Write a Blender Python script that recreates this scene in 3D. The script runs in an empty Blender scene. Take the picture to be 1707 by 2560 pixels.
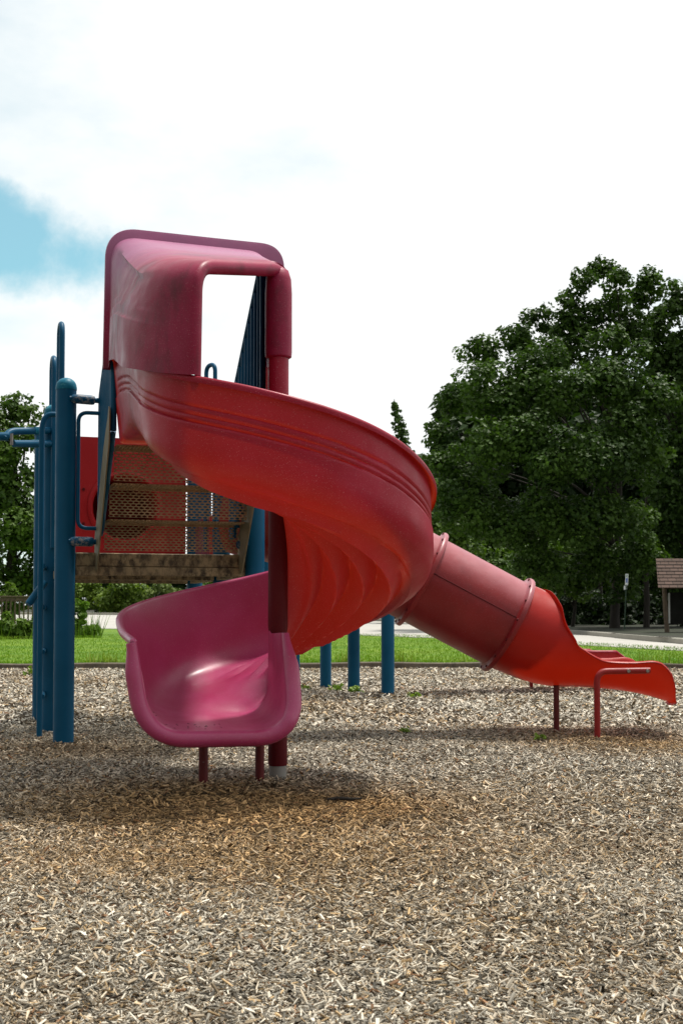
import bpy, math, random
import numpy as np
from mathutils import Vector

random.seed(7)
RNG = np.random.default_rng(11)
R_ = math.radians
SC = bpy.context.scene
COL = SC.collection

# ------------------------------------------------------------------ camera
F = 3098.0            # focal length in photo pixels (photo is 1707 x 2560)
CX, CY = 853.5, 1414.5
H = 0.848
PITCH = R_(2.15)
cam = bpy.data.cameras.new("camera")
cam.sensor_fit = 'HORIZONTAL'
cam.sensor_width = 24.0
cam.lens = 24.0 * F / 1707.0
cam.shift_y = (CY - 1280.0) / 1707.0
cam.clip_start = 0.05
cam.clip_end = 3000.0
cam.dof.use_dof = True
cam.dof.focus_distance = 6.0
cam.dof.aperture_fstop = 11.0
camo = bpy.data.objects.new("camera", cam)
camo.location = (0, 0, H)
camo.rotation_euler = (math.pi / 2 + PITCH, 0, 0)
COL.objects.link(camo)
SC.camera = camo

# ------------------------------------------------------------------ world: bright broken cloud over a blue sky
SUN_EL, SUN_AZ = R_(70), R_(48)      # azimuth from +Y towards +X
w = bpy.data.worlds.new("World")
SC.world = w
w.use_nodes = True
wn, wl = w.node_tree.nodes, w.node_tree.links
wn.clear()
def N(nodes, t, **kw):
    n = nodes.new(t)
    for k, v in kw.items():
        setattr(n, k, v)
    return n
wo = N(wn, 'ShaderNodeOutputWorld')
bg = N(wn, 'ShaderNodeBackground')
sky = N(wn, 'ShaderNodeTexSky', sky_type='NISHITA', sun_disc=False)
sky.sun_elevation = SUN_EL
sky.sun_rotation = SUN_AZ
tc = N(wn, 'ShaderNodeTexCoord')
cn = N(wn, 'ShaderNodeTexNoise'); cn.inputs['Scale'].default_value = 2.6; cn.inputs['Detail'].default_value = 7; cn.inputs['Roughness'].default_value = .55
mp = N(wn, 'ShaderNodeMapping'); mp.inputs['Scale'].default_value = (1, 1, 2.2); mp.inputs['Location'].default_value = (3.1, .4, 1.7)
wl.new(tc.outputs['Generated'], mp.inputs['Vector']); wl.new(mp.outputs['Vector'], cn.inputs['Vector'])
# the opening in the cloud: around one direction low in the sky on the left
v0 = Vector((-0.335, 0.93, 0.284)).normalized()
dt = N(wn, 'ShaderNodeVectorMath', operation='SUBTRACT'); dt.inputs[1].default_value = v0
wl.new(tc.outputs['Generated'], dt.inputs[0])
dm = N(wn, 'ShaderNodeVectorMath', operation='MULTIPLY'); dm.inputs[1].default_value = (1.0, 1.0, 2.9)
wl.new(dt.outputs[0], dm.inputs[0])
ln = N(wn, 'ShaderNodeVectorMath', operation='LENGTH'); wl.new(dm.outputs[0], ln.inputs[0])
cn2 = N(wn, 'ShaderNodeTexNoise'); cn2.inputs['Scale'].default_value = 6.5; cn2.inputs['Detail'].default_value = 9; cn2.inputs['Roughness'].default_value = .6
wl.new(tc.outputs['Generated'], cn2.inputs['Vector'])
ad = N(wn, 'ShaderNodeMath', operation='MULTIPLY_ADD'); ad.inputs[1].default_value = 0.34; wl.new(cn2.outputs['Fac'], ad.inputs[0]); wl.new(ln.outputs['Value'], ad.inputs[2])
hole = N(wn, 'ShaderNodeMapRange', interpolation_type='SMOOTHSTEP')
hole.inputs['From Min'].default_value = 0.245; hole.inputs['From Max'].default_value = 0.34
hole.inputs['To Min'].default_value = 0.80; hole.inputs['To Max'].default_value = 0.0
wl.new(ad.outputs[0], hole.inputs['Value'])
thin = N(wn, 'ShaderNodeMapRange', interpolation_type='SMOOTHSTEP')
thin.inputs['From Min'].default_value = 0.50; thin.inputs['From Max'].default_value = 0.72
thin.inputs['To Min'].default_value = 0.0; thin.inputs['To Max'].default_value = 0.32
wl.new(cn.outputs['Fac'], thin.inputs['Value'])
mx = N(wn, 'ShaderNodeMath', operation='MAXIMUM'); wl.new(hole.outputs[0], mx.inputs[0]); wl.new(thin.outputs[0], mx.inputs[1])
skm = N(wn, 'ShaderNodeMixRGB', blend_type='MULTIPLY'); skm.inputs['Fac'].default_value = 1
skm.inputs['Color2'].default_value = (0.060, 0.150, 0.130, 1)
wl.new(sky.outputs[0], skm.inputs['Color1'])
cl = N(wn, 'ShaderNodeMixRGB'); cl.inputs['Color1'].default_value = (1.0, 1.015, 1.01, 1)
wl.new(mx.outputs[0], cl.inputs['Fac']); wl.new(skm.outputs[0], cl.inputs['Color2'])
# the overcast is brightest round the veiled sun and duller opposite it
gd = N(wn, 'ShaderNodeVectorMath', operation='DOT_PRODUCT'); gd.inputs[1].default_value = Vector((.5, .72, .42)).normalized()
wl.new(tc.outputs['Generated'], gd.inputs[0])
gr = N(wn, 'ShaderNodeMapRange', interpolation_type='SMOOTHSTEP'); gr.inputs['From Min'].default_value = -.75; gr.inputs['From Max'].default_value = .62
gr.inputs['To Min'].default_value = .38; gr.inputs['To Max'].default_value = 1.03
wl.new(gd.outputs['Value'], gr.inputs['Value'])
wl.new(gr.outputs[0], bg.inputs['Strength'])
wl.new(cl.outputs[0], bg.inputs['Color'])
wl.new(bg.outputs[0], wo.inputs['Surface'])

# ------------------------------------------------------------------ sun
sl = bpy.data.lights.new("sun", 'SUN')
sl.energy = 4.3; sl.angle = R_(5.5); sl.color = (1.0, .95, .87)
so = bpy.data.objects.new("sun", sl)
sdir = Vector((math.cos(SUN_EL) * math.sin(SUN_AZ), math.cos(SUN_EL) * math.cos(SUN_AZ), math.sin(SUN_EL)))
so.rotation_euler = sdir.to_track_quat('Z', 'Y').to_euler()
so.location = (8, 8, 20)
COL.objects.link(so)

SC.view_settings.view_transform = 'Standard'
SC.view_settings.look = 'None'
SC.view_settings.exposure = 0.04
SC.view_settings.gamma = 1.0

# ------------------------------------------------------------------ helpers
CP, SP = math.cos(PITCH), math.sin(PITCH)
def px(sx, sy, D):
    """photo pixel at depth Y = D -> point in the place"""
    a = (sx - CX) / F; b = (CY - sy) / F
    d = Vector((a, CP - b * SP, SP + b * CP))
    k = D / d.y
    return Vector((d.x * k, D, H + d.z * k))

ORG = {}
def tag(o, label=None, cat=None, group=None, kind=None):
    if label: o['label'] = label
    if cat: o['category'] = cat
    if group: o['group'] = group
    if kind: o['kind'] = kind
    return o

def thing(name, loc, label, cat, group=None):
    o = bpy.data.objects.new(name, None)
    o.empty_display_size = .1
    o.location = loc
    COL.objects.link(o)
    ORG[o.name] = Vector(loc)
    return tag(o, label, cat, group)

def link_mesh(name, me, mat, parent=None):
    o = bpy.data.objects.new(name, me)
    COL.objects.link(o)
    if mat is not None:
        me.materials.append(mat)
    if parent is not None:
        o.parent = parent
        ORG[o.name] = ORG[parent.name]
    return o

class MB:
    def __init__(s):
        s.v = []; s.f = []
    def add(s, vs, fs):
        k = len(s.v)
        s.v.extend([tuple(q) for q in vs])
        s.f.extend([tuple(i + k for i in q) for q in fs])
        return s
    def grid(s, rows, close=False):
        n = len(rows[0]); k = len(s.v)
        for r in rows: s.v.extend([tuple(q) for q in r])
        for i in range(len(rows) - 1):
            for j in range(n if close else n - 1):
                j2 = (j + 1) % n
                s.f.append((k + i * n + j, k + i * n + j2, k + (i + 1) * n + j2, k + (i + 1) * n + j))
        return s
    def tube(s, pts, r, n=14, caps=True):
        pts = [Vector(p) for p in pts]
        rr = r if hasattr(r, '__len__') else [r] * len(pts)
        rows = []
        prev = None
        for i, p in enumerate(pts):
            if i == 0: t = pts[1] - p
            elif i == len(pts) - 1: t = p - pts[i - 1]
            else: t = (pts[i + 1] - p).normalized() + (p - pts[i - 1]).normalized()
            t = t.normalized()
            if prev is None:
                a = Vector((0, 0, 1)) if abs(t.z) < .9 else Vector((1, 0, 0))
                u = t.cross(a).normalized()
            else:
                u = (prev - t * prev.dot(t)).normalized()
            prev = u
            w_ = t.cross(u)
            rows.append([p + (u * math.cos(2 * math.pi * k / n) + w_ * math.sin(2 * math.pi * k / n)) * rr[i] for k in range(n)])
        k0 = len(s.v)
        s.grid(rows, True)
        if caps:
            s.f.append(tuple(k0 + i for i in range(n))[::-1])
            s.f.append(tuple(k0 + (len(rows) - 1) * n + i for i in range(n)))
        return s
    def lathe(s, prof, c, n=24, axis=Vector((0, 0, 1))):
        axis = Vector(axis).normalized()
        a = Vector((1, 0, 0)) if abs(axis.x) < .9 else Vector((0, 1, 0))
        u = axis.cross(a).normalized(); w_ = axis.cross(u)
        rows = [[Vector(c) + axis * z + (u * math.cos(2 * math.pi * k / n) + w_ * math.sin(2 * math.pi * k / n)) * max(r, 1e-4) for k in range(n)] for r, z in prof]
        return s.grid(rows, True)
    def box(s, c, ex, ey, ez, bev=0.0):
        """box from centre and three half-extent vectors, bevelled by chamfering the long edges"""
        c = Vector(c); ex = Vector(ex); ey = Vector(ey); ez = Vector(ez)
        if bev <= 0:
            vs = [c + ex * a + ey * b + ez * d for d in (-1, 1) for b in (-1, 1) for a in (-1, 1)]
            s.add(vs, [(0, 2, 3, 1), (4, 5, 7, 6), (0, 1, 5, 4), (2, 6, 7, 3), (0, 4, 6, 2), (1, 3, 7, 5)])
            return s
        bx_, by_, bz_ = [max(0.0, 1 - bev / e.length) for e in (ex, ey, ez)]
        vs = []; idx = {}
        for a in (-1, 1):
            for b in (-1, 1):
                for d in (-1, 1):
                    for q, (fa, fb, fd) in enumerate(((1, by_, bz_), (bx_, 1, bz_), (bx_, by_, 1))):
                        idx[(a, b, d, q)] = len(vs)
                        vs.append(c + ex * a * fa + ey * b * fb + ez * d * fd)
        fs = []
        for a in (-1, 1):
            fs.append([idx[(a, b, d, 0)] for b, d in ((-1, -1), (1, -1), (1, 1), (-1, 1))])
            fs.append([idx[(b, a, d, 1)] for b, d in ((-1, -1), (1, -1), (1, 1), (-1, 1))])
            fs.append([idx[(b, d, a, 2)] for b, d in ((-1, -1), (1, -1), (1, 1), (-1, 1))])
            for b in (-1, 1):
                fs.append([idx[(a, b, -1, 0)], idx[(a, b, 1, 0)], idx[(a, b, 1, 1)], idx[(a, b, -1, 1)]])
                fs.append([idx[(a, -1, b, 0)], idx[(a, 1, b, 0)], idx[(a, 1, b, 2)], idx[(a, -1, b, 2)]])
                fs.append([idx[(-1, a, b, 1)], idx[(1, a, b, 1)], idx[(1, a, b, 2)], idx[(-1, a, b, 2)]])
                for d in (-1, 1):
                    fs.append([idx[(a, b, d, 0)], idx[(a, b, d, 1)], idx[(a, b, d, 2)]])
        s.add(vs, fs)
        return s
    def prism(s, poly, off):
        """extrude polygon (list of points) by vector off"""
        n = len(poly); off = Vector(off)
        vs = [Vector(p) for p in poly] + [Vector(p) + off for p in poly]
        fs = [tuple(range(n))[::-1], tuple(range(n, 2 * n))] + [(i, (i + 1) % n, n + (i + 1) % n, n + i) for i in range(n)]
        return s.add(vs, fs)
    def build(s, name, mat, parent=None, smooth=True, angle=40, weld=False):
        org = ORG[parent.name] if parent is not None else Vector((0, 0, 0))
        me = bpy.data.meshes.new(name)
        me.from_pydata([(x - org.x, y - org.y, z - org.z) for x, y, z in s.v], [], s.f)
        import bmesh
        bm = bmesh.new(); bm.from_mesh(me)
        if weld: bmesh.ops.remove_doubles(bm, verts=bm.verts, dist=1e-5)
        bmesh.ops.recalc_face_normals(bm, faces=bm.faces)
        if smooth:
            lim = R_(angle)
            for f in bm.faces: f.smooth = True
            for e in bm.edges:
                if len(e.link_faces) == 2 and e.calc_face_angle(0) > lim: e.smooth = False
        bm.to_mesh(me); bm.free()
        return link_mesh(name, me, mat, parent)

def bez(pts, n=12, r=.1):
    """polyline with rounded corners"""
    pts = [Vector(p) for p in pts]
    out = [pts[0]]
    for i in range(1, len(pts) - 1):
        a, b, c = pts[i - 1], pts[i], pts[i + 1]
        d1 = min(r, (a - b).length * .49); d2 = min(r, (c - b).length * .49)
        p1 = b + (a - b).normalized() * d1; p2 = b + (c - b).normalized() * d2
        for k in range(n + 1):
            t = k / n
            out.append(p1 * (1 - t) ** 2 + b * 2 * t * (1 - t) + p2 * t * t)
    out.append(pts[-1])
    return out

def smoothstep(a, b, x):
    t = min(1, max(0, (x - a) / (b - a)))
    return t * t * (3 - 2 * t)

def np_mesh(name, verts, faces_n, mat, cols=None, parent=None, smooth=False):
    """fast mesh: verts (n,3), faces_n (m,k) index array"""
    if parent is not None:
        verts = verts - np.array(ORG[parent.name])
    me = bpy.data.meshes.new(name)
    m, k = faces_n.shape
    me.vertices.add(len(verts)); me.vertices.foreach_set('co', verts.astype(np.float32).ravel())
    me.loops.add(m * k); me.loops.foreach_set('vertex_index', faces_n.astype(np.int32).ravel())
    me.polygons.add(m)
    me.polygons.foreach_set('loop_start', (np.arange(m) * k).astype(np.int32))
    me.polygons.foreach_set('loop_total', np.full(m, k, np.int32))
    me.polygons.foreach_set('use_smooth', np.full(m, smooth))
    if cols is not None:
        at = me.attributes.new('Col', 'FLOAT_COLOR', 'POINT')
        c4 = np.ones((len(verts), 4), np.float32); c4[:, :3] = cols
        at.data.foreach_set('color', c4.ravel())
    me.update(calc_edges=True)
    return link_mesh(name, me, mat, parent)

# ------------------------------------------------------------------ materials
def base_mat(name):
    m = bpy.data.materials.new(name); m.use_nodes = True
    nt = m.node_tree; nt.nodes.clear()
    out = N(nt.nodes, 'ShaderNodeOutputMaterial')
    p = N(nt.nodes, 'ShaderNodeBsdfPrincipled')
    nt.links.new(p.outputs[0], out.inputs['Surface'])
    return m, nt.nodes, nt.links, p, out

def noise(nodes, links, vec, scale, detail=4, rough=.55):
    n = N(nodes, 'ShaderNodeTexNoise')
    n.inputs['Scale'].default_value = scale; n.inputs['Detail'].default_value = detail; n.inputs['Roughness'].default_value = rough
    links.new(vec, n.inputs['Vector'])
    return n.outputs['Fac']
def rng(nodes, links, val, a, b, c=0.0, d=1.0):
    n = N(nodes, 'ShaderNodeMapRange')
    n.inputs['From Min'].default_value = a; n.inputs['From Max'].default_value = b
    n.inputs['To Min'].default_value = c; n.inputs['To Max'].default_value = d
    links.new(val, n.inputs['Value'])
    return n.outputs[0]
def mixc(nodes, links, fac, c1, c2, blend='MIX'):
    n = N(nodes, 'ShaderNodeMixRGB', blend_type=blend)
    for s_, v in (('Fac', fac), ('Color1', c1), ('Color2', c2)):
        if isinstance(v, (tuple, list)): n.inputs[s_].default_value = (v[0], v[1], v[2], 1)
        elif isinstance(v, (int, float)): n.inputs[s_].default_value = v
        else: links.new(v, n.inputs[s_])
    return n.outputs[0]

def plastic(name, base, fade, rough=.38, transl=0.0, fleck=.38, dirt=0.0, dirt_c=(.03, .02, .018), tcol=None, spec=.45, coat=0.0, top_sheen=None):
    m, nd, lk, p, out = base_mat(name)
    t = N(nd, 'ShaderNodeTexCoord'); ob = t.outputs['Object']
    c = mixc(nd, lk, rng(nd, lk, noise(nd, lk, ob, 2.3, 5), .35, .68), base, fade)
    fl = noise(nd, lk, ob, 260, 2, .5)
    c = mixc(nd, lk, rng(nd, lk, fl, .64, .74, 0, fleck), c, (.75, .55, .6))
    if dirt > 0:
        sc_ = N(nd, 'ShaderNodeMapping'); sc_.inputs['Scale'].default_value = (1, 1, .55); lk.new(ob, sc_.inputs['Vector'])
        dn = noise(nd, lk, sc_.outputs[0], 4.5, 8, .66)
        c = mixc(nd, lk, rng(nd, lk, dn, .5, .72, 0, dirt), c, dirt_c)
    if top_sheen:     # sky sheen on the upper side, painted in as a paler colour
        sx_ = N(nd, 'ShaderNodeVectorMath', operation='DOT_PRODUCT'); sx_.inputs[1].default_value = top_sheen[3] if len(top_sheen) > 3 else (0, 0, 1); lk.new(ob, sx_.inputs[0])
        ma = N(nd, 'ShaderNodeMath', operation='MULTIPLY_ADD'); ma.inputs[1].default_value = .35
        lk.new(noise(nd, lk, ob, 3.5, 7, .65), ma.inputs[0]); lk.new(sx_.outputs['Value'], ma.inputs[2]); ma.inputs[1].default_value = .35 if len(top_sheen) < 4 else .16
        c = mixc(nd, lk, rng(nd, lk, ma.outputs[0], top_sheen[1] + (.17 if len(top_sheen) < 4 else .08), top_sheen[2] + (.17 if len(top_sheen) < 4 else .08), 0, .75), c, top_sheen[0])
    # a few dry scuffs
    scf = N(nd, 'ShaderNodeMapping'); scf.inputs['Scale'].default_value = (4, 4, 40); scf.inputs['Rotation'].default_value = (.3, .5, 0); lk.new(ob, scf.inputs['Vector'])
    c = mixc(nd, lk, rng(nd, lk, noise(nd, lk, scf.outputs[0], 2.2, 3), .70, .78, 0, .10), c, (.5, .3, .35))
    lk.new(c, p.inputs['Base Color'])
    lk.new(rng(nd, lk, noise(nd, lk, ob, 7, 6), .3, .7, rough - .07, rough + .12), p.inputs['Roughness'])
    p.inputs['Specular IOR Level'].default_value = spec
    if coat:
        p.inputs['Coat Weight'].default_value = coat; p.inputs['Coat Roughness'].default_value = .24; p.inputs['Coat IOR'].default_value = 1.38
    b = N(nd, 'ShaderNodeBump'); b.inputs['Strength'].default_value = .12; b.inputs['Distance'].default_value = .004
    lk.new(noise(nd, lk, ob, 120, 3), b.inputs['Height'])
    b2 = N(nd, 'ShaderNodeBump'); b2.inputs['Strength'].default_value = .18; b2.inputs['Distance'].default_value = .02
    lk.new(noise(nd, lk, ob, 6, 2), b2.inputs['Height']); lk.new(b.outputs[0], b2.inputs['Normal'])
    lk.new(b2.outputs[0], p.inputs['Normal'])
    if transl > 0:
        tr = N(nd, 'ShaderNodeBsdfTranslucent'); tr.inputs['Color'].default_value = (*(tcol or base), 1)
        ms = N(nd, 'ShaderNodeMixShader'); ms.inputs[0].default_value = transl
        lk.new(p.outputs[0], ms.inputs[1]); lk.new(tr.outputs[0], ms.inputs[2]); lk.new(ms.outputs[0], out.inputs['Surface'])
    return m

def paint(name, base, rough=.35, wear=(.5, .5, .48), wear_amt=.0, metal=0.0, spec=.35):
    m, nd, lk, p, out = base_mat(name)
    t = N(nd, 'ShaderNodeTexCoord'); ob = t.outputs['Object']
    c = mixc(nd, lk, rng(nd, lk, noise(nd, lk, ob, 3, 5), .3, .7), base, tuple(min(1, x * 1.25 + .004) for x in base))
    if wear_amt:
        c = mixc(nd, lk, rng(nd, lk, noise(nd, lk, ob, 38, 7, .7), .58 - wear_amt * .1, .62, 0, 1), c, wear)
    else:
        c = mixc(nd, lk, rng(nd, lk, noise(nd, lk, ob, 55, 5, .6), .70, .73, 0, .6), c, wear)
    lk.new(c, p.inputs['Base Color'])
    lk.new(rng(nd, lk, noise(nd, lk, ob, 9, 6), .3, .7, rough - .06, rough + .14), p.inputs['Roughness'])
    p.inputs['Metallic'].default_value = metal; p.inputs['Specular IOR Level'].default_value = spec
    b = N(nd, 'ShaderNodeBump'); b.inputs['Strength'].default_value = .06; b.inputs['Distance'].default_value = .003
    lk.new(noise(nd, lk, ob, 150, 2), b.inputs['Height']); lk.new(b.outputs[0], p.inputs['Normal'])
    return m

def dirty(name, base, dirt, scale=5, amt=(.45, .62), rough=.7, streak=.25, bump=.15):
    m, nd, lk, p, out = base_mat(name)
    t = N(nd, 'ShaderNodeTexCoord'); ob = t.outputs['Object']
    mpn = N(nd, 'ShaderNodeMapping'); mpn.inputs['Scale'].default_value = (1, 1, streak); lk.new(ob, mpn.inputs['Vector'])
    c = mixc(nd, lk, rng(nd, lk, noise(nd, lk, mpn.outputs[0], scale * 4, 8, .7), amt[0], amt[1]), base, dirt)
    c = mixc(nd, lk, rng(nd, lk, noise(nd, lk, ob, scale, 5), .35, .7, 0, .55), c, tuple(x * .55 for x in base))
    lk.new(c, p.inputs['Base Color']); p.inputs['Roughness'].default_value = rough
    b = N(nd, 'ShaderNodeBump'); b.inputs['Strength'].default_value = bump; b.inputs['Distance'].default_value = .01
    lk.new(noise(nd, lk, ob, scale * 14, 5), b.inputs['Height']); lk.new(b.outputs[0], p.inputs['Normal'])
    return m

def attr_mat(name, rough=.6, transl=0.0, tmul=(1, 1, 1), spec=.3, grain=0):
    m, nd, lk, p, out = base_mat(name)
    a = N(nd, 'ShaderNodeAttribute'); a.attribute_name = 'Col'
    c = a.outputs['Color']
    if grain:
        t = N(nd, 'ShaderNodeTexCoord')
        c = mixc(nd, lk, rng(nd, lk, noise(nd, lk, t.outputs['Object'], grain, 4, .7), .3, .75, 0, .55), c, mixc(nd, lk, 1.0, c, (.45, .42, .38), 'MULTIPLY'))
    lk.new(c, p.inputs['Base Color'])
    p.inputs['Roughness'].default_value = rough; p.inputs['Specular IOR Level'].default_value = spec
    if transl:
        tr = N(nd, 'ShaderNodeBsdfTranslucent')
        lk.new(mixc(nd, lk, 1.0, c, tmul, 'MULTIPLY'), tr.inputs['Color'])
        ms = N(nd, 'ShaderNodeMixShader'); ms.inputs[0].default_value = transl
        lk.new(p.outputs[0], ms.inputs[1]); lk.new(tr.outputs[0], ms.inputs[2]); lk.new(ms.outputs[0], out.inputs['Surface'])
    return m

M = {}
M['chute'] = plastic('crimson_plastic', (.29, .008, .026), (.38, .019, .052), .36, .085, tcol=(.95, .055, .004), spec=.28)
M['exit'] = plastic('magenta_plastic', (.35, .022, .092), (.43, .046, .155), .42, .04, fleck=.35, tcol=(.5, .02, .05), spec=.5, coat=.5)
M['hood'] = plastic('faded_sheen_hood_plastic', (.25, .010, .040), (.33, .020, .075), .42, .03, dirt=.75, fleck=.28, spec=.25, top_sheen=((.42, .18, .32), 2.58, 2.86))  # pale roof top is sky sheen put into the colour
M['hub'] = plastic('dark_red_plastic', (.085, .004, .007), (.11, .006, .010), .5, 0, fleck=.05, spec=.15)  # dark tone is the column's shade put into the colour; bolts share it
M['tube'] = plastic('dull_red_plastic', (.21, .012, .014), (.30, .030, .032), .40, 0.03, dirt=.35, fleck=.2, tcol=(.5, .02, .01), spec=.35, coat=.12)
M['scarlet'] = plastic('scarlet_plastic', (.34, .006, .003), (.40, .010, .004), .38, .12, fleck=.06, tcol=(.8, .03, .004), spec=.3)
M['red_panel'] = plastic('red_sheet_plastic', (.36, .008, .011), (.40, .013, .016), .4, .0, fleck=.1, spec=.25)
M['legred'] = paint('maroon_paint', (.09, .004, .005), .4)
M['legred2'] = paint('red_leg_paint', (.22, .006, .006), .4)
M['blue'] = paint('blue_powder_coat', (.0004, .072, .150), .42, wear=(.01, .16, .26), spec=.18)
M['bluecap'] = paint('teal_cap_paint', (.001, .13, .21), .45, wear=(.05, .27, .33), wear_amt=.25, spec=.2)
M['clamp'] = paint('worn_clamp_paint', (.001, .065, .14), .45, wear=(.30, .29, .28), wear_amt=.9, spec=.2)
M['steel'] = paint('galvanised_steel', (.22, .21, .19), .5)
M['bolt'] = paint('bolt_steel', (.25, .23, .21), .35, metal=.8)
M['mesh'] = dirty('brown_coated_steel', (.38, .265, .14), (.16, .10, .045), 6, (.48, .72), .6)
M['string'] = dirty('olive_coated_steel', (.22, .19, .11), (.09, .065, .03), 5, (.5, .7), .55)
M['deck'] = dirty('stained_deck_edge', (.33, .255, .14), (.02, .013, .007), 5, (.42, .60), .75, .6)
M['timber'] = dirty('weathered_timber', (.16, .13, .095), (.05, .04, .03), 4, (.45, .7), .85)
M['fencewood'] = dirty('brown_fence_timber', (.14, .10, .065), (.05, .038, .025), 5, (.45, .7), .85)
M['leaf'] = attr_mat('leaf', .55, .22, (1.3, 1.5, .5), .22)
M['chip'] = attr_mat('wood_chip', .8, 0, spec=.2, grain=60)
M['bark'] = dirty('bark', (.035, .028, .020), (.012, .010, .008), 3, (.4, .65), .9, .2, .4)

# ------------------------------------------------------------------ ground
def gz(X, Y):
    """chip surface: a few gentle humps and hollows"""
    X = np.asarray(X, float); Y = np.asarray(Y, float)
    return .012 * np.sin(X * 2.1 + 1.3) * np.sin(Y * 1.7 + .4) + .008 * np.sin(X * 4.7 + Y * 3.1) + .006 * np.sin(Y * 6.3 - X * 2.2) \
        - .018 * np.exp(-((X + .55) ** 2 + (Y - 5.25) ** 2) / .3) - .02 * np.exp(-((X - 2.4) ** 2 + (Y - 8.3) ** 2) / .3) \
        + sum(h * np.exp(-((X - a) ** 2 + (Y - b) ** 2) / .03) for a, b, h in ((-1.73, 7.745, .03), (-2.095, 8.91, .03), (-.66, 5.92, .02), (-.318, 6.21, .008), (-.404, 6.11, .02), (1.67, 8.1, .03), (.449, 12.05, .04)))

def ground_mat():
    m, nd, lk, p, out = base_mat('chip_bed')
    t = N(nd, 'ShaderNodeTexCoord'); ob = t.outputs['Object']
    mpn = N(nd, 'ShaderNodeMapping'); mpn.inputs['Scale'].default_value = (1, 1.7, 1); lk.new(ob, mpn.inputs['Vector'])
    vo = N(nd, 'ShaderNodeTexVoronoi'); vo.inputs['Scale'].default_value = 55; lk.new(mpn.outputs[0], vo.inputs['Vector'])
    c = mixc(nd, lk, vo.outputs['Color'], (.06, .045, .03), (.20, .16, .11))
    c = mixc(nd, lk, rng(nd, lk, noise(nd, lk, ob, 1.1, 5), .42, .66), c, mixc(nd, lk, 1, c, (1.0, .78, .5), 'MULTIPLY'))
    c = mixc(nd, lk, rng(nd, lk, vo.outputs['Distance'], .0, .5, 0, .4), c, (.05, .04, .03))
    lk.new(c, p.inputs['Base Color']); p.inputs['Roughness'].default_value = .9; p.inputs['Specular IOR Level'].default_value = .1
    b = N(nd, 'ShaderNodeBump'); b.inputs['Strength'].default_value = .8; b.inputs['Distance'].default_value = .01
    lk.new(vo.outputs['Distance'], b.inputs['Height']); lk.new(b.outputs[0], p.inputs['Normal'])
    return m
EDGE_Y = 18.3
def edge_y(x):
    x = np.asarray(x, float)
    return EDGE_Y + .35 * np.sin(x * .22 + .6) - np.where(x > 3.0, (x - 3.0) ** 2 * .22, 0)
g_rows = []
xs = np.concatenate([np.linspace(-14, -4, 12), np.linspace(-3.8, 4.2, 80), np.linspace(4.6, 14, 12)])
ys = np.concatenate([np.linspace(-6, 1.4, 8), np.linspace(1.6, 13, 110), np.linspace(13.3, 22, 30)])
mb = MB()
mb.grid([[(x, y, float(gz(x, y))) for x in xs] for y in ys])
o = mb.build('ground', ground_mat()); tag(o, kind='structure', label='bed of wood chips under the play equipment')

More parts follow.
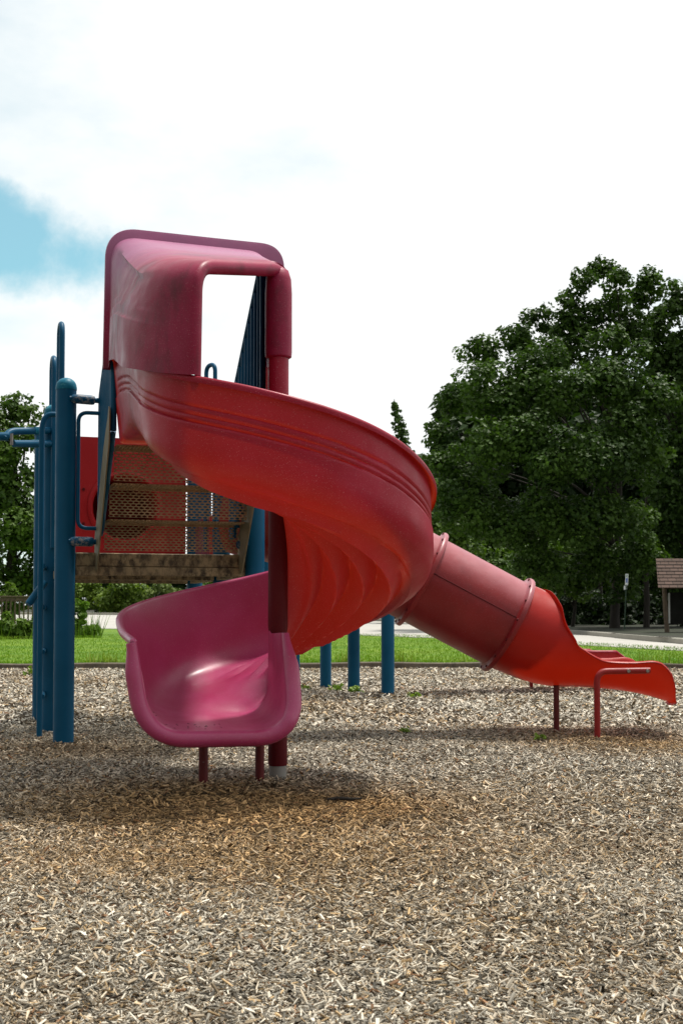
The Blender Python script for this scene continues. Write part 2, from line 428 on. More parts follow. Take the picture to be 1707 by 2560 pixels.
# chips lying on the bed: loose splinters of wood, far too many to count
def chip_cloud(n, y0, y1, lmin, lmax, asp, boxy, tilt, zj):
    yy = np.sqrt(RNG.uniform(y0 ** 2, y1 ** 2, n))
    half = .345 * yy + 1.0
    xx = RNG.uniform(-1, 1, n) * half
    keep = yy < edge_y(xx) - .12
    xx, yy = xx[keep], yy[keep]; n = len(xx)
    L = lmin * (lmax / lmin) ** RNG.beta(1.6, 2.4, n); W = L * RNG.uniform(asp[0], asp[1], n); T = np.minimum(W * RNG.uniform(.25, .6, n), .006)
    yaw = RNG.uniform(0, 2 * np.pi, n); pit = RNG.normal(0, tilt, n); rol = RNG.normal(0, tilt * 1.3, n)
    zz = gz(xx, yy) + RNG.uniform(.000, zj, n) + np.abs(np.sin(pit)) * L * .35
    ex = np.stack([np.cos(yaw) * np.cos(pit), np.sin(yaw) * np.cos(pit), np.sin(pit)], 1)
    ey0 = np.stack([-np.sin(yaw), np.cos(yaw), 0 * yaw], 1)
    ez0 = np.cross(ex, ey0)
    ey = ey0 * np.cos(rol)[:, None] + ez0 * np.sin(rol)[:, None]
    ez = np.cross(ex, ey)
    c = np.stack([xx, yy, zz], 1)
    t1 = RNG.uniform(.25, 1, n); t2 = RNG.uniform(.25, 1, n); sk = RNG.uniform(-.5, .5, n)
    hx, hy, hz = L / 2, W / 2, T / 2
    def P(sx, sy, sz):
        tt = t1 if sx < 0 else t2
        return c + ex * (hx * sx * (1 + .12 * sk * sy))[:, None] + ey * (hy * (sy * tt + sk * .5 * sx))[:, None] + ez * (hz * sz)[:, None]
    fresh = np.clip((np.sin(xx * .9 + 2.2) * np.sin(yy * .8 - 1.0) + .5 * np.sin(xx * 2.7 + yy * 1.9)) * .42 - .12 + .30 * np.exp(-((yy - 4.7) ** 2) / 1.1) + RNG.normal(0, .32, n), 0, 1)
    # the trodden patch in front of the spiral slide and under the deck is browner
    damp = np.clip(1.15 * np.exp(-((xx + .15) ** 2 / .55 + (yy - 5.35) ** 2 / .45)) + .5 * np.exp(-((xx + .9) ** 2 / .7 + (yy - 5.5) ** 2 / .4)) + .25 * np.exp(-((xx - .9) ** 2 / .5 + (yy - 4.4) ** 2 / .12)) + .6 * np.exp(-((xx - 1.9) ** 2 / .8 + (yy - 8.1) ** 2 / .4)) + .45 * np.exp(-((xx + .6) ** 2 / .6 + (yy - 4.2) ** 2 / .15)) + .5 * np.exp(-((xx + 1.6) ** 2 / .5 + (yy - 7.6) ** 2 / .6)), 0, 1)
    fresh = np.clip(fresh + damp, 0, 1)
    v = RNG.uniform(.36, 1.2, n) ** 1.25
    grey = np.array([.78, .72, .60]); tan = np.array([.58, .41, .22]); red = np.array([.34, .19, .10])
    col = grey * (1 - fresh)[:, None] + tan * fresh[:, None]
    rs = RNG.uniform(0, 1, n)
    col = np.where((rs < .10)[:, None], tan, col); col = np.where((rs > .955)[:, None], red, col)
    col = col * v[:, None]
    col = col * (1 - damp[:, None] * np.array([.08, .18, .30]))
    dk = RNG.uniform(0, 1, n) < .19
    col[dk] *= .25
    if boxy:
        V = np.stack([P(-1, -1, 1), P(1, -1, 1), P(1, 1, 1), P(-1, 1, 1), P(-1, -1, -1), P(1, -1, -1), P(1, 1, -1), P(-1, 1, -1)], 1).reshape(-1, 3)
        fq = np.array([[0, 1, 2, 3], [4, 5, 1, 0], [5, 6, 2, 1], [6, 7, 3, 2], [7, 4, 0, 3]])
        k = 8
    else:
        V = np.stack([P(-1, -1, 1), P(1, -1, 1), P(1, 1, 1), P(-1, 1, 1)], 1).reshape(-1, 3)
        fq = np.array([[0, 1, 2, 3]]); k = 4
    Fc = (np.arange(n) * k)[:, None, None] + fq[None]
    return V, Fc.reshape(-1, 4), np.repeat(col, k, 0)
parts = [chip_cloud(350000, 1.9, 4.6, .008, .041, (.12, .33), True, .30, .018),
         chip_cloud(280000, 4.5, 9.2, .012, .046, (.13, .36), True, .30, .020),
         chip_cloud(250000, 9.0, 18.5, .026, .070, (.22, .5), False, .30, .02)]
Vs, Fs, Cs, k = [], [], [], 0
for V, Fq, Cc in parts:
    Vs.append(V); Fs.append(Fq + k); Cs.append(Cc); k += len(V)
o = np_mesh('wood_chips', np.concatenate(Vs), np.concatenate(Fs), M['chip'], np.concatenate(Cs))
tag(o, 'loose grey and tan wood chips covering the play area', 'wood chips', kind='stuff')
del Vs, Fs, Cs, parts

# lawn, road, kerb, verge ------------------------------------------------
E1 = [(-900, 1570, 68), (-400, 1571, 66), (200, 1572, 63), (600, 1577, 56), (984, 1592, 43), (1250, 1603, 36.5), (1460, 1614, 31.6), (1707, 1628, 27.1), (2000, 1646, 23), (2600, 1690, 16.8)]
E2 = [(-900, 1535, 100), (-400, 1536, 97), (200, 1537, 93), (600, 1543, 80), (984, 1555, 68), (1250, 1572, 58), (1460, 1588, 46.0), (1707, 1611, 33.0), (2000, 1634, 26), (2600, 1676, 18.6)]
def curve(E, n=90):
    P = [px(*e) for e in E]
    out = []
    for i in range(len(P) - 1):
        p0 = P[max(0, i - 1)]; p1 = P[i]; p2 = P[i + 1]; p3 = P[min(len(P) - 1, i + 2)]
        for k in range(n // 9):
            t = k / (n // 9)
            out.append(.5 * ((2 * p1) + (p2 - p0) * t + (2 * p0 - 5 * p1 + 4 * p2 - p3) * t * t + (3 * p1 - p0 - 3 * p2 + p3) * t ** 3))
    out.append(P[-1])
    return out
c1, c2 = curve(E1), curve(E2)
NC = len(c1)
def lerp(a, b, t): return a * (1 - t) + b * t

def grass_mat():
    m, nd, lk, p, out = base_mat('lawn_grass')
    t = N(nd, 'ShaderNodeTexCoord'); ob = t.outputs['Object']
    c = mixc(nd, lk, rng(nd, lk, noise(nd, lk, ob, .30, 7, .65), .38, .64), (.085, .19, .008), (.21, .31, .022))
    c = mixc(nd, lk, rng(nd, lk, noise(nd, lk, ob, 6, 6, .7), .3, .7, 0, .6), c, (.05, .12, .006))
    c = mixc(nd, lk, rng(nd, lk, noise(nd, lk, ob, 16, 3), .69, .72, 0, .8), c, (.45, .5, .35))
    lk.new(c, p.inputs['Base Color']); p.inputs['Roughness'].default_value = .75; p.inputs['Specular IOR Level'].default_value = .15
    b = N(nd, 'ShaderNodeBump'); b.inputs['Strength'].default_value = .7; b.inputs['Distance'].default_value = .05
    lk.new(noise(nd, lk, ob, 14, 6, .7), b.inputs['Height']); lk.new(b.outputs[0], p.inputs['Normal'])
    return m
def concrete_mat(name, a, b_):
    m, nd, lk, p, out = base_mat(name)
    t = N(nd, 'ShaderNodeTexCoord'); ob = t.outputs['Object']
    c = mixc(nd, lk, rng(nd, lk, noise(nd, lk, ob, .4, 7, .65), .3, .7), a, b_)
    c = mixc(nd, lk, rng(nd, lk, noise(nd, lk, ob, 9, 6, .7), .35, .7, 0, .35), c, tuple(x * .7 for x in a))
    lk.new(c, p.inputs['Base Color']); p.inputs['Roughness'].default_value = .85
    return m
GRASS = grass_mat()
lawn_x = np.linspace(-26, 13.5, NC)
rows = []
for t in np.linspace(0, 1, 14):
    rows.append([lerp(Vector((float(lawn_x[i]), float(edge_y(lawn_x[i])) + .06, .085)), c1[i], float(t)) + Vector((0, 0, .02 * math.sin(i * .7 + t * 9) * (1 if 0 < t < 1 else 0))) for i in range(NC)])
tag(MB().grid(rows).build('lawn', GRASS), kind='structure')
rows = [[lerp(c1[i], c2[i], float(t)) + Vector((0, 0, .03 * math.sin(math.pi * t))) for i in range(NC)] for t in np.linspace(0, 1, 8)]
tag(MB().grid(rows).build('road', concrete_mat('pale_concrete', (.40, .385, .35), (.50, .48, .44))), kind='structure')
# kerb: real step on the far side of the road
def off2(c, i, d):
    a = c[max(0, i - 1)]; b = c[min(NC - 1, i + 1)]
    t = (b - a); n = Vector((-t.y, t.x, 0)).normalized()
    if n.y < 0: n = -n
    return c[i] + n * d
prof = [(-.01, -.1), (-.01, .13), (.02, .155), (.16, .155), (.16, -.1)]
rows = [[off2(c2, i, d) + Vector((0, 0, z)) for d, z in prof] for i in range(NC)]
tag(MB().grid(rows).build('kerb', concrete_mat('kerb_concrete', (.26, .25, .21), (.36, .34, .29)), angle=25), kind='structure')
rows = [[off2(c1, i, d) + Vector((0, 0, z)) for d, z in ((-.14, -.1), (-.14, .015), (.0, .02), (.012, .0), (.012, -.1))] for i in range(NC)]
tag(MB().grid(rows).build('road_edge', concrete_mat('edge_concrete', (.30, .29, .26), (.40, .38, .34)), angle=25), kind='structure')
# verge running out to the horizon
rows = []
for d, dz in ((.16, .14), (3, .15), (10, .18), (40, .5), (160, 1.5), (900, 5)):
    rows.append([off2(c2, i, .16) + Vector((( (i - NC / 2) / NC) * d * 2.4, d - .16, dz)) for i in range(NC)])
def verge_mat():
    m, nd, lk, p, out = base_mat('verge_ground')
    t = N(nd, 'ShaderNodeTexCoord'); ob = t.outputs['Object']
    c = mixc(nd, lk, rng(nd, lk, noise(nd, lk, ob, .5, 6), .4, .65), (.014, .022, .005), (.014, .010, .006))  # dark litter colour, deepened to carry the shade beneath the trees
    lk.new(c, p.inputs['Base Color']); p.inputs['Roughness'].default_value = .9
    return m
tag(MB().grid(rows).build('verge', verge_mat()), kind='structure')
# ground sheet carrying on around and behind the camera
far_m = verge_mat()
mb = MB()
mb.grid([[(x, y, -.45) for x in (-900, -60, 60, 900)] for y in (-600, -60, 60, 1500)])
tag(mb.build('terrain', far_m), kind='structure')

# grass blades on the near part of the lawn
def blades(n, sampler, hmin, hmax, wd, colr, lean=.35):
    x, y, z = sampler(n); n = len(x)
    h = RNG.uniform(hmin, hmax, n); a = RNG.uniform(0, 2 * np.pi, n)
    l = RNG.normal(0, lean, n) * h
    wx, wy = np.cos(a) * wd, np.sin(a) * wd
    lx, ly = -np.sin(a) * l, np.cos(a) * l
    V = np.stack([np.stack([x - wx, y - wy, z], 1), np.stack([x + wx, y + wy, z], 1), np.stack([x + lx, y + ly, z + h], 1)], 1).reshape(-1, 3)
    Fq = (np.arange(n) * 3)[:, None] + np.arange(3)[None]
    c = colr[0] + (colr[1] - colr[0]) * RNG.uniform(0, 1, n)[:, None]
    return V, Fq, np.repeat(c, 3, 0)
def lawn_s(n):
    x = RNG.uniform(-14, 12, n); lim = np.interp(x, [q.x for q in c1], [q.y for q in c1]) - edge_y(x) - 2.5
    d = RNG.uniform(0, 1, n) ** 2 * np.minimum(22, lim)
    return x, edge_y(x) + .12 + d, .085 + d * .002
def tuft_s(n):
    x = RNG.uniform(-9, 10, n); x = x[np.sin(x * 2.9) + np.sin(x * 7.1 + 1) + RNG.normal(0, .6, len(x)) > .7]
    return x, edge_y(x) + RNG.uniform(.05, .22, len(x)), np.full(len(x), .07)
def patchy(b):
    V, Fq, c = b
    x, y = V[:, 0], V[:, 1]
    n = np.sin(x * 1.1 + np.sin(y * .7) * 2) * np.sin(y * .55 + 1) + .6 * np.sin(x * 2.9 + y * 1.7) * np.sin(y * 1.3)
    f = np.clip(n * .5 + .2, 0, 1)[:, None]
    return V, Fq, c * (1 - f * .45) + f * .45 * np.array([.27, .27, .05])
b1 = blades(90000, lawn_s, .015, .05, .007, np.array([[.09, .20, .008], [.20, .34, .022]]))
b1 = patchy(b1)
b2 = blades(5000, tuft_s, .08, .24, .008, np.array([[.10, .20, .01], [.30, .36, .06]]), .5)
V = np.concatenate([b1[0], b2[0]]); Fq = np.concatenate([b1[1], b2[1] + len(b1[0])]); Cc = np.concatenate([b1[2], b2[2]])
tag(np_mesh('grass', V, Fq, M['leaf'], Cc), 'short mown grass with clover and taller tufts along the timber edging', 'grass', kind='stuff')

# timber edging between chips and lawn
mb = MB()
exs = np.linspace(-11, 8.6, 60)
rows = []
for x in exs:
    y = float(edge_y(x)); wob = .008 * math.sin(x * 3.1)
    rows.append([(x, y - .07, -.05), (x, y - .07, .085 + wob), (x, y - .055, .10 + wob), (x, y + .05, .10 + wob), (x, y + .065, .085 + wob), (x, y + .065, -.05)])
mb.grid(rows)
o = mb.build('timber_edging', M['timber'], angle=20)
tag(o, 'low weathered timber edging between the wood chips and the lawn', 'edging')

# ------------------------------------------------------------------ spiral slide
A0 = R_(17.4)
U = Vector((math.cos(A0), math.sin(A0), 0)); V_ = Vector((-math.sin(A0), math.cos(A0), 0)); Z = Vector((0, 0, 1))
PL = Vector((-1.73, 7.7455, 0))        # front left post of the deck
def W(a, b, z): return PL + U * a + V_ * b + Z * z
C0 = Vector((-0.318, 6.21, 0))
TH0 = 197.4
SECT = [  # station, bed height, outer wall, inner radius, inner wall, outer radius, step depth
    (-1.267, 1.835, .47, -.225, .46, .655, 0, .05),
    (-1.0, 1.825, .47, -.21, .45, .66, 0, .05),
    (-.5, 1.74, .47, -.12, .40, .675, .2, .05),
    (0, 1.605, .47, .0, .25, .70, .5, .07),
    (30, 1.485, .465, .045, .10, .72, 1, .08),
    (72, 1.35, .465, .045, .06, .735, 1, .08),
    (118, 1.185, .465, .045, .05, .765, 1, .08),
    (155, 1.02, .46, .045, .05, .805, 1, .07),
    (203, .805, .465, .045, .05, .825, .75, .06),
    (253, .62, .465, .045, .05, .735, .75, .05),
    (300, .475, .47, .045, .10, .722, 0, .03),
    (332, .395, .46, .052, .26, .69, 0, .01),
    (352.6, .35, .45, .052, .40, .672, 0, 0),
    (352.6 + 40, .325, .42, .05, .42, .662, 0, 0),
    (352.6 + 100, .31, .405, .022, .44, .662, 0, 0)]
def sect(s):
    S = SECT
    if s <= S[0][0]: return S[0][1:]
    if s >= S[-1][0]: return S[-1][1:]
    for i in range(len(S) - 1):
        if S[i][0] <= s <= S[i + 1][0]:
            t = (s - S[i][0]) / (S[i + 1][0] - S[i][0])
            out = []
            for j in range(1, 8):
                p0 = S[max(0, i - 1)]; p1 = S[i]; p2 = S[i + 1]; p3 = S[min(len(S) - 1, i + 2)]
                # stations mix metres and degrees: monotone cubic through neighbours
                h = p2[0] - p1[0]
                m1 = 0 if p1 is p0 else (p2[j] - p0[j]) / ((p2[0] - p0[0])) * h
                m2 = 0 if p3 is p2 else (p3[j] - p1[j]) / ((p3[0] - p1[0])) * h
                d = p2[j] - p1[j]
                if (p1[0] < 0) != (p2[0] <= 0) or p1[0] == 0 or p2[0] == 0:
                    m1 = m2 = d
                t2, t3 = t * t, t ** 3
                out.append(p1[j] * (2 * t3 - 3 * t2 + 1) + m1 * (t3 - 2 * t2 + t) + p2[j] * (-2 * t3 + 3 * t2) + m2 * (t3 - t2))
            return out
EXL = .50
def frame(s):
    """origin, outward direction, travel direction"""
    if s < 0:
        er = Vector((math.cos(R_(TH0)), math.sin(R_(TH0)), 0)); tn = Vector((-er.y, er.x, 0))
        return C0 + tn * s, er, tn
    if s <= 352.6:
        th = R_(TH0 + s); er = Vector((math.cos(th), math.sin(th), 0))
        return C0.copy(), er, Vector((-er.y, er.x, 0))
    th = R_(TH0 + 352.6); er = Vector((math.cos(th), math.sin(th), 0)); tn = Vector((-er.y, er.x, 0))
    return C0 + tn * (s - 352.6) / 100 * EXL, er, tn

def fillet2(pts, rad, ns, na):
    """2D polyline with arcs at inner points; fixed number of samples"""
    out = []
    P = [Vector((p[0], p[1])) for p in pts]
    cur = P[0]
    for i in range(1, len(P) - 1):
        a = (P[i - 1] - P[i]); b = (P[i + 1] - P[i])
        la, lb = a.length, b.length
        a.normalize(); b.normalize()
        ang = math.acos(max(-1, min(1, a.dot(b))))
        d = rad[i - 1] / max(math.tan(ang / 2), 1e-3)
        d = min(d, la * .48 if i > 1 else la * .9, lb * .48 if i < len(P) - 2 else lb * .9)
        p1 = P[i] + a * d; p2 = P[i] + b * d
        for k in range(ns[i - 1]): out.append(cur.lerp(p1, k / ns[i - 1]))
        for k in range(na):
            t = k / na
            out.append(p1 * (1 - t) ** 2 + P[i] * 2 * t * (1 - t) + p2 * t * t)
        cur = p2
    for k in range(ns[-1] + 1): out.append(cur.lerp(P[-1], k / ns[-1]))
    return out
NS, NA = (8, 64, 56), 14
def chute_profile(s):
    zb, ho, ri, hi, ro, st, bank = sect(s)
    flare = .02 if s < 72 else (lerp(.02, -.045, smoothstep(72, 150, s)) if s < 235 else lerp(-.045, .095, smoothstep(235, 340, s)) - .055 * smoothstep(360, 450, s))
    pts = [(ri - .005, hi), (ri, 0), (ro - .03, 0), (ro + flare, ho)]
    fi = lerp(.03, .15, smoothstep(.15, .42, hi))
    fo = lerp(.03, .20, smoothstep(-1.22, -.55, s)) if s < 0 else lerp(.18, .20, smoothstep(300, 400, s))
    pr = fillet2(pts, (fi, fo), NS, NA)
    out = []
    for p in pr:
        r, z = p.x, p.y
        q = (r - ri) / max(.01, ro - ri)
        z += bank * max(0, 1 - q) ** 1.3 * (1 if s > 0 else .5)
        # shallow dish and, below the turns, the stepped ribs of the bed
        if st > 0 and .08 < q < .86 and z < ho * .5:
            ph = ((r - .09) / .135) % 1.0
            saw = (ph / .5 if ph < .5 else (1 - ph) / .5)
            wgt = smoothstep(.08, .2, q) * (1 - smoothstep(.74, .86, q))
            z -= .105 * st * wgt * (saw - .4)
        hb = ho - z
        for gc in (.125, .163, .195):
            if q > .9:
                r -= .009 * math.exp(-((hb - gc) / .0065) ** 2) * smoothstep(-1.2, -1.05, s) * (1 - smoothstep(214, 248, s))
        if q > .9 and hb > .2: r += .006 * (1 - smoothstep(214, 248, s))
        out.append((r, zb + z))
    # rolled rim
    r0, z0 = out[-1]
    for k in range(1, 8):
        a = math.pi * k / 7 * 1.1
        out.append((r0 + .016 * (1 - math.cos(a)), z0 + .016 * math.sin(a)))
    out.append((out[-1][0] - .002, out[-1][1] - .012))
    return out
def setback(s, i, r, z):
    """the inner wall of the exit is cut on a slant, running up to the column"""
    if s <= 352.6 or i > 30: return 0.0
    zb = sect(s)[0]
    return -.62 * max(0, z - zb - .06) * ((s - 352.6) / 100) ** 1.3
def place(s, prof):
    o_, er, tn = frame(s)
    return [o_ + er * r + Z * z + tn * setback(s, i, r, z) for i, (r, z) in enumerate(prof)]
root = thing('spiral_slide', (C0.x, C0.y, 0), 'crimson plastic spiral slide with hooded entry and magenta exit chute', 'slide')
S1 = 254.0
sts = list(np.linspace(-1.267, -.02, 34)) + list(np.linspace(0, S1, 210))
MB().grid([place(s, chute_profile(s)) for s in sts]).build('chute', M['chute'], root, angle=32)
# exit chute, with a rolled lip
sts2 = list(np.linspace(S1, 352.6, 56)) + list(np.linspace(352.6, 452.6, 40))[1:]
rows = [place(s, chute_profile(s)) for s in sts2]
o_, er, tn = frame(452.6)
last = chute_profile(452.6)
n_ = len(last)
LR = .038
nor = []
for i in range(n_):
    a = last[max(0, i - 1)]; b = last[min(n_ - 1, i + 1)]
    t = Vector((b[0] - a[0], b[1] - a[1]))
    if t.length < 1e-6: t = Vector((0, 1))
    t.normalize(); nor.append(Vector((t.y, -t.x)))     # outward (down / away from the channel)
for i in range(n_ - 9, n_): nor[i] = nor[n_ - 10]
for _ in range(6):
    nor = [nor[0]] + [((nor[i - 1] + nor[i] * 2 + nor[i + 1]) / 4).normalized() for i in range(1, n_ - 1)] + [nor[-1]]
fade = [1 - .35 * smoothstep(.62, 1.0, (last[min(i, n_ - 9)][1] - .31) / .405) if i > 40 else 1 - .5 * smoothstep(.6, 1.0, (last[i][1] - .31) / .44) for i in range(n_)]
for k in range(1, 15):
    a = math.pi * 1.25 * k / 14
    fw = LR * math.sin(a); of = LR * (1 - math.cos(a))
    sink = 0
    row = []
    for i in range(n_):
        j = min(i, n_ - 10)
        if i > j:      # fold the rim points into the roll
            pz = last[i]
            p2 = Vector((lerp(pz[0], last[j][0], min(1, k / 3)), lerp(pz[1], last[j][1] + .004, min(1, k / 3)))) + nor[j] * of * fade[i]
        else:
            p2 = Vector(last[i]) + nor[i] * of * fade[i]
        row.append(o_ + tn * (fw * (.35 + .65 * fade[i]) + setback(452.6, i, last[i][0], last[i][1])) + er * p2.x + Z * p2.y)
    rows.append(row)
MB().grid(rows).build('exit_chute', M['exit'], root, angle=60)
# hub sleeve round the post, its colour darkened by painted shade; post base
mb = MB()
mb.lathe([(.046, .085), (.048, .10), (.048, .29), (.043, .33), (.043, .72), (.050, .78), (.049, 1.2), (.047, 1.62)], C0, 28)
mb.build('column_sleeve', M['hub'], root)
MB().lathe([(.0, 1.60), (.050, 1.60), (.052, 1.63), (.052, 2.13)], C0, 28).build('upper_sleeve', M['chute'], root)
mb = MB(); mb.lathe([(.0, -.05), (.043, -.05), (.043, .09), (.03, .09)], C0, 24)
mb.build('post', M['steel'], root)

# hood over the entry
SH = 45.0
HS = (60, 30, 18)
def hood_profile(s):
    zb, ho, ri, hi, ro, st, bank = sect(s)
    rim = zb + ho
    u_ = (s + 1.267) / 1.267 if s < 0 else 1 + s / SH          # 0 flange, 1 start of the turn, 2 front arch
    o_, er, tn = frame(s)
    yo, yi = (o_ + er * ro).y, (o_ + er * .05).y
    zo = lerp(3.055, 2.435, max(0, min(1, (7.19 - yo) / 1.64)) ** .95)
    zi = lerp(3.05, 2.63, max(0, min(1, (7.40 - yi) / 1.19)) ** .95)
    ro2 = ro + lerp(.050, .06, min(1, u_ * 1.5))
    ri2 = lerp(-.25, -.062, min(1, u_))
    zin = lerp(2.34, 2.14, min(1, u_))
    rc = lerp(.14, .30, smoothstep(-.1, .45, u_)) * lerp(1, .64, smoothstep(1.1, 2, u_))
    pts = [(ro2, lerp(rim - .035, rim + .012, max(0, u_ - 1))), (ro2 - .012, zo), (ri2, zi), (ri2, zin)]
    pr = fillet2(pts, (rc, .12), HS, NA)
    out = []
    for i, p in enumerate(pr):
        r, z = p.x, p.y
        if i < 66:
            k = (1 - smoothstep(.9, 1.75, u_)) * smoothstep(.02, .35, u_)
            for gc in (.215, .275, .33):
                r += .017 * (1 - smoothstep(gc - .009, gc + .009, z - rim)) * k
            r -= .026 * k
        out.append((r, z))
    return out
hs = list(np.linspace(-1.235, -.02, 40)) + list(np.linspace(0, SH, 40))
rows = []
# flange at the deck end: a flat lip standing proud of the hood all round
o_, er, tn = frame(-1.267)
h0 = hood_profile(-1.235); h0 = [(r - .085 * (1 - smoothstep(-.2, .1, r)), z + .030 * smoothstep(2.5, 2.9, z)) for r, z in h0]
def expand(prof, d):
    n = len(prof); out = []
    for i in range(n):
        a = prof[max(0, i - 2)]; b = prof[min(n - 1, i + 2)]
        t = Vector((b[0] - a[0], b[1] - a[1])).normalized()
        out.append((prof[i][0] + t.y * d, prof[i][1] - t.x * d))
    return out
# profile runs outer wall -> roof -> inner wall, so outward is (t.y, -t.x)
fl_in, fl_out = expand(h0, -.08), expand(h0, .026)
rows.append([o_ - tn * .012 + er * r + Z * z for r, z in fl_in])
rows.append([o_ - tn * .012 + er * r + Z * z for r, z in fl_out])
rows.append([o_ + tn * .010 + er * r + Z * z for r, z in expand(h0, .030)])
rows.append([o_ + tn * .022 + er * r + Z * z for r, z in fl_out])
rows.append([o_ + tn * .026 + er * r + Z * z for r, z in expand(h0, .012)])
rows += [place(s, hood_profile(s)) for s in hs]
o_, er, tn = frame(SH)
hl = hood_profile(SH)
for k in range(1, 13):
    a = math.pi * 1.15 * k / 12
    rr = .034
    rows.append([o_ + tn * rr * math.sin(a) + er * r + Z * z for r, z in expand(hl, -rr * (1 - math.cos(a)))])
hood = MB().grid(rows)
# column cap of the hood
hood.lathe([(.055, 2.128), (.066, 2.135), (.068, 2.16), (.068, 2.46), (.064, 2.53), (.050, 2.575), (.02, 2.595), (.0, 2.595)], C0 + Z * 0.0, 28)
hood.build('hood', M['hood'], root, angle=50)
# legs and cross bar of the exit
lg = [px(508, 1975, 5.92), px(649, 1961, 6.11)]
for p in lg:
    MB().tube([(p.x, p.y, -.05), (p.x, p.y, .285)], .0225, 16).build('leg', M['legred'], root)
a, b = Vector((lg[0].x, lg[0].y, .295)), Vector((lg[1].x, lg[1].y, .295))
d = (b - a)
MB().box((a + b) / 2 + d * .12, d * .68, Vector((-d.y, d.x, 0)).normalized() * .02, Z * .01, .003).build('cross_bar', M['legred'], root)
for t in (.72, 1.05):
    q = a + d * t
    MB().lathe([(0, -.004), (.011, -.004), (.011, .006), (.006, .010), (0, .010)], (q.x, q.y - .022, .285), 10, (0, -1, 0)).build('bolt', M['bolt'], root)

# ------------------------------------------------------------------ play platform
plat = thing('play_platform', PL, 'raised blue-posted play platform with perforated metal steps and red panel', 'play platform')
def post(p, top, parent, r=.0635, cap=True):
    p = Vector(p)
    o1 = MB().lathe([(0, -.1), (r, -.1), (r, top - .05), (r - .002, top - .048)], p, 28).build('post', M['blue'], parent)
    if cap:
        pr = [(r + .002, top - .055), (r + .003, top - .045), (r + .002, top - .035)]
        for k in range(0, 9):
            a = math.pi / 2 * k / 8
            pr.append(((r + .001) * math.cos(a), top - .035 + .058 * math.sin(a)))
        MB().lathe(pr, p, 28).build('post_cap', M['bluecap'], o1)
    return o1
for b in (0, 1.06, 2.12):
    for a in (0, 1.219):
        post(W(a, b, 0), 2.30, plat)
DZ = 1.226
deck_m = M['deck']
def plate_holes(mb, o_, eu, ew, nu, nw, th=.0, r=.36):
    """perforated plate: rectangle cells, each with a flattened round hole, rows staggered"""
    du = eu / nu; dw = ew / nw
    nrm = eu.cross(ew).normalized() * th
    for j in range(nw):
        sh = .5 if j % 2 else 0.0
        for i in range(nu):
            cc = o_ + du * (i + .5) + dw * (j + .5)
            cc = cc + du * ((.25 if j % 2 else -.25))
            corners = []
            lo = o_ + du * i + dw * j
            shv = du * (.25 if j % 2 else -.25)
            c4 = [lo + shv, lo + du + shv, lo + du + dw + shv, lo + dw + shv]
            if i == 0: c4[0] = lo; c4[3] = lo + dw
            if i == nu - 1: c4[1] = lo + du; c4[2] = lo + du + dw
            mids = [(c4[k] + c4[(k + 1) % 4]) / 2 for k in range(4)]
            outer = [c4[0], mids[0], c4[1], mids[1], c4[2], mids[2], c4[3], mids[3]]
            inner = []
            for k in range(8):
                a = math.pi * (-.75 + .25 * k)
                inner.append(cc + du * (.43 * math.cos(a)) + dw * (.37 * math.sin(a)))
            inner2 = [q + nrm for q in inner]
            k0 = len(mb.v)
            mb.v.extend([tuple(q) for q in outer + inner + inner2])
            for k in range(8):
                k2 = (k + 1) % 8
                mb.f.append((k0 + k, k0 + k2, k0 + 8 + k2, k0 + 8 + k))
                mb.f.append((k0 + 8 + k, k0 + 8 + k2, k0 + 16 + k2, k0 + 16 + k))
    return mb
# decks: perforated top, channel edges hanging below
mb = MB()
for b0 in (0.0, 1.06):
    plate_holes(mb, W(.06, b0 + .04, DZ), U * 1.10, V_ * .98, 26, 24, -.006)
mb.build('deck_plate', M['mesh'], plat, smooth=False)
mb = MB()
for b0 in (0.0, 1.06):
    for (a0, b1, a1, b2) in ((.0, b0 + .03, 1.219, b0 + .03), (.0, b0 + 1.03, 1.219, b0 + 1.03), (.03, b0, .03, b0 + 1.06), (1.19, b0, 1.19, b0 + 1.06)):
        p0, p1 = W(a0, b1, 0), W(a1, b2, 0)
        d = (p1 - p0); n = Vector((-d.y, d.x, 0)).normalized()
        if b1 == b2: ins = .066
        else: ins = .10
        mid = (p0 + p1) / 2; hd = d.normalized() * (d.length / 2 - ins)
        mb.box(mid + Z * (DZ - .045), hd, n * .02, Z * .042, .004)
        mb.box(mid + Z * (DZ - .118), hd * .998, n * .028, Z * .028, .004)
    for k in (.36, .7):
        mb.box(W(.61, b0 + k, DZ - .07), U * .55, V_ * .015, Z * .05)
mb.build('deck_frame', deck_m, plat, angle=30)

# steps up to the spiral slide
aL, aR = .232, 1.118
steps = [(0.0, 1.226, 1.42), (-.25, 1.42, 1.62), (-.47, 1.62, 1.83)]
for b, z0, z1 in steps:
    stair = MB()
    plate_holes(stair, W(aL + .012, b, z0 + .012), U * (aR - aL - .024), Z * (z1 - z0 - .03), 25, 10, -.005)
    stair.build('riser', M['mesh'], plat, smooth=False)
mb = MB()
for i, (b, z0, z1) in enumerate(steps):
    mb = MB()
    bn = steps[i + 1][0] if i < 2 else -.63
    mb.box(W((aL + aR) / 2, b - .006, z1 - .010), U * (aR - aL - .02) / 2, V_ * .010, Z * .012)
    plate_holes(mb, W(aL + .012, bn, z1), U * (aR - aL - .024), V_ * (b - bn), 26, 8, -.005)
    # anti-slip ribs under each tread edge
    for k in range(40):
        a = aL + .03 + k * (aR - aL - .06) / 39
        mb.box(W(a, (b + bn) / 2, z1 - .006), (U * .004 + V_ * .0) , V_ * (b - bn) * .47, Z * .004)
    mb.build('tread', M['mesh'], plat, smooth=False)
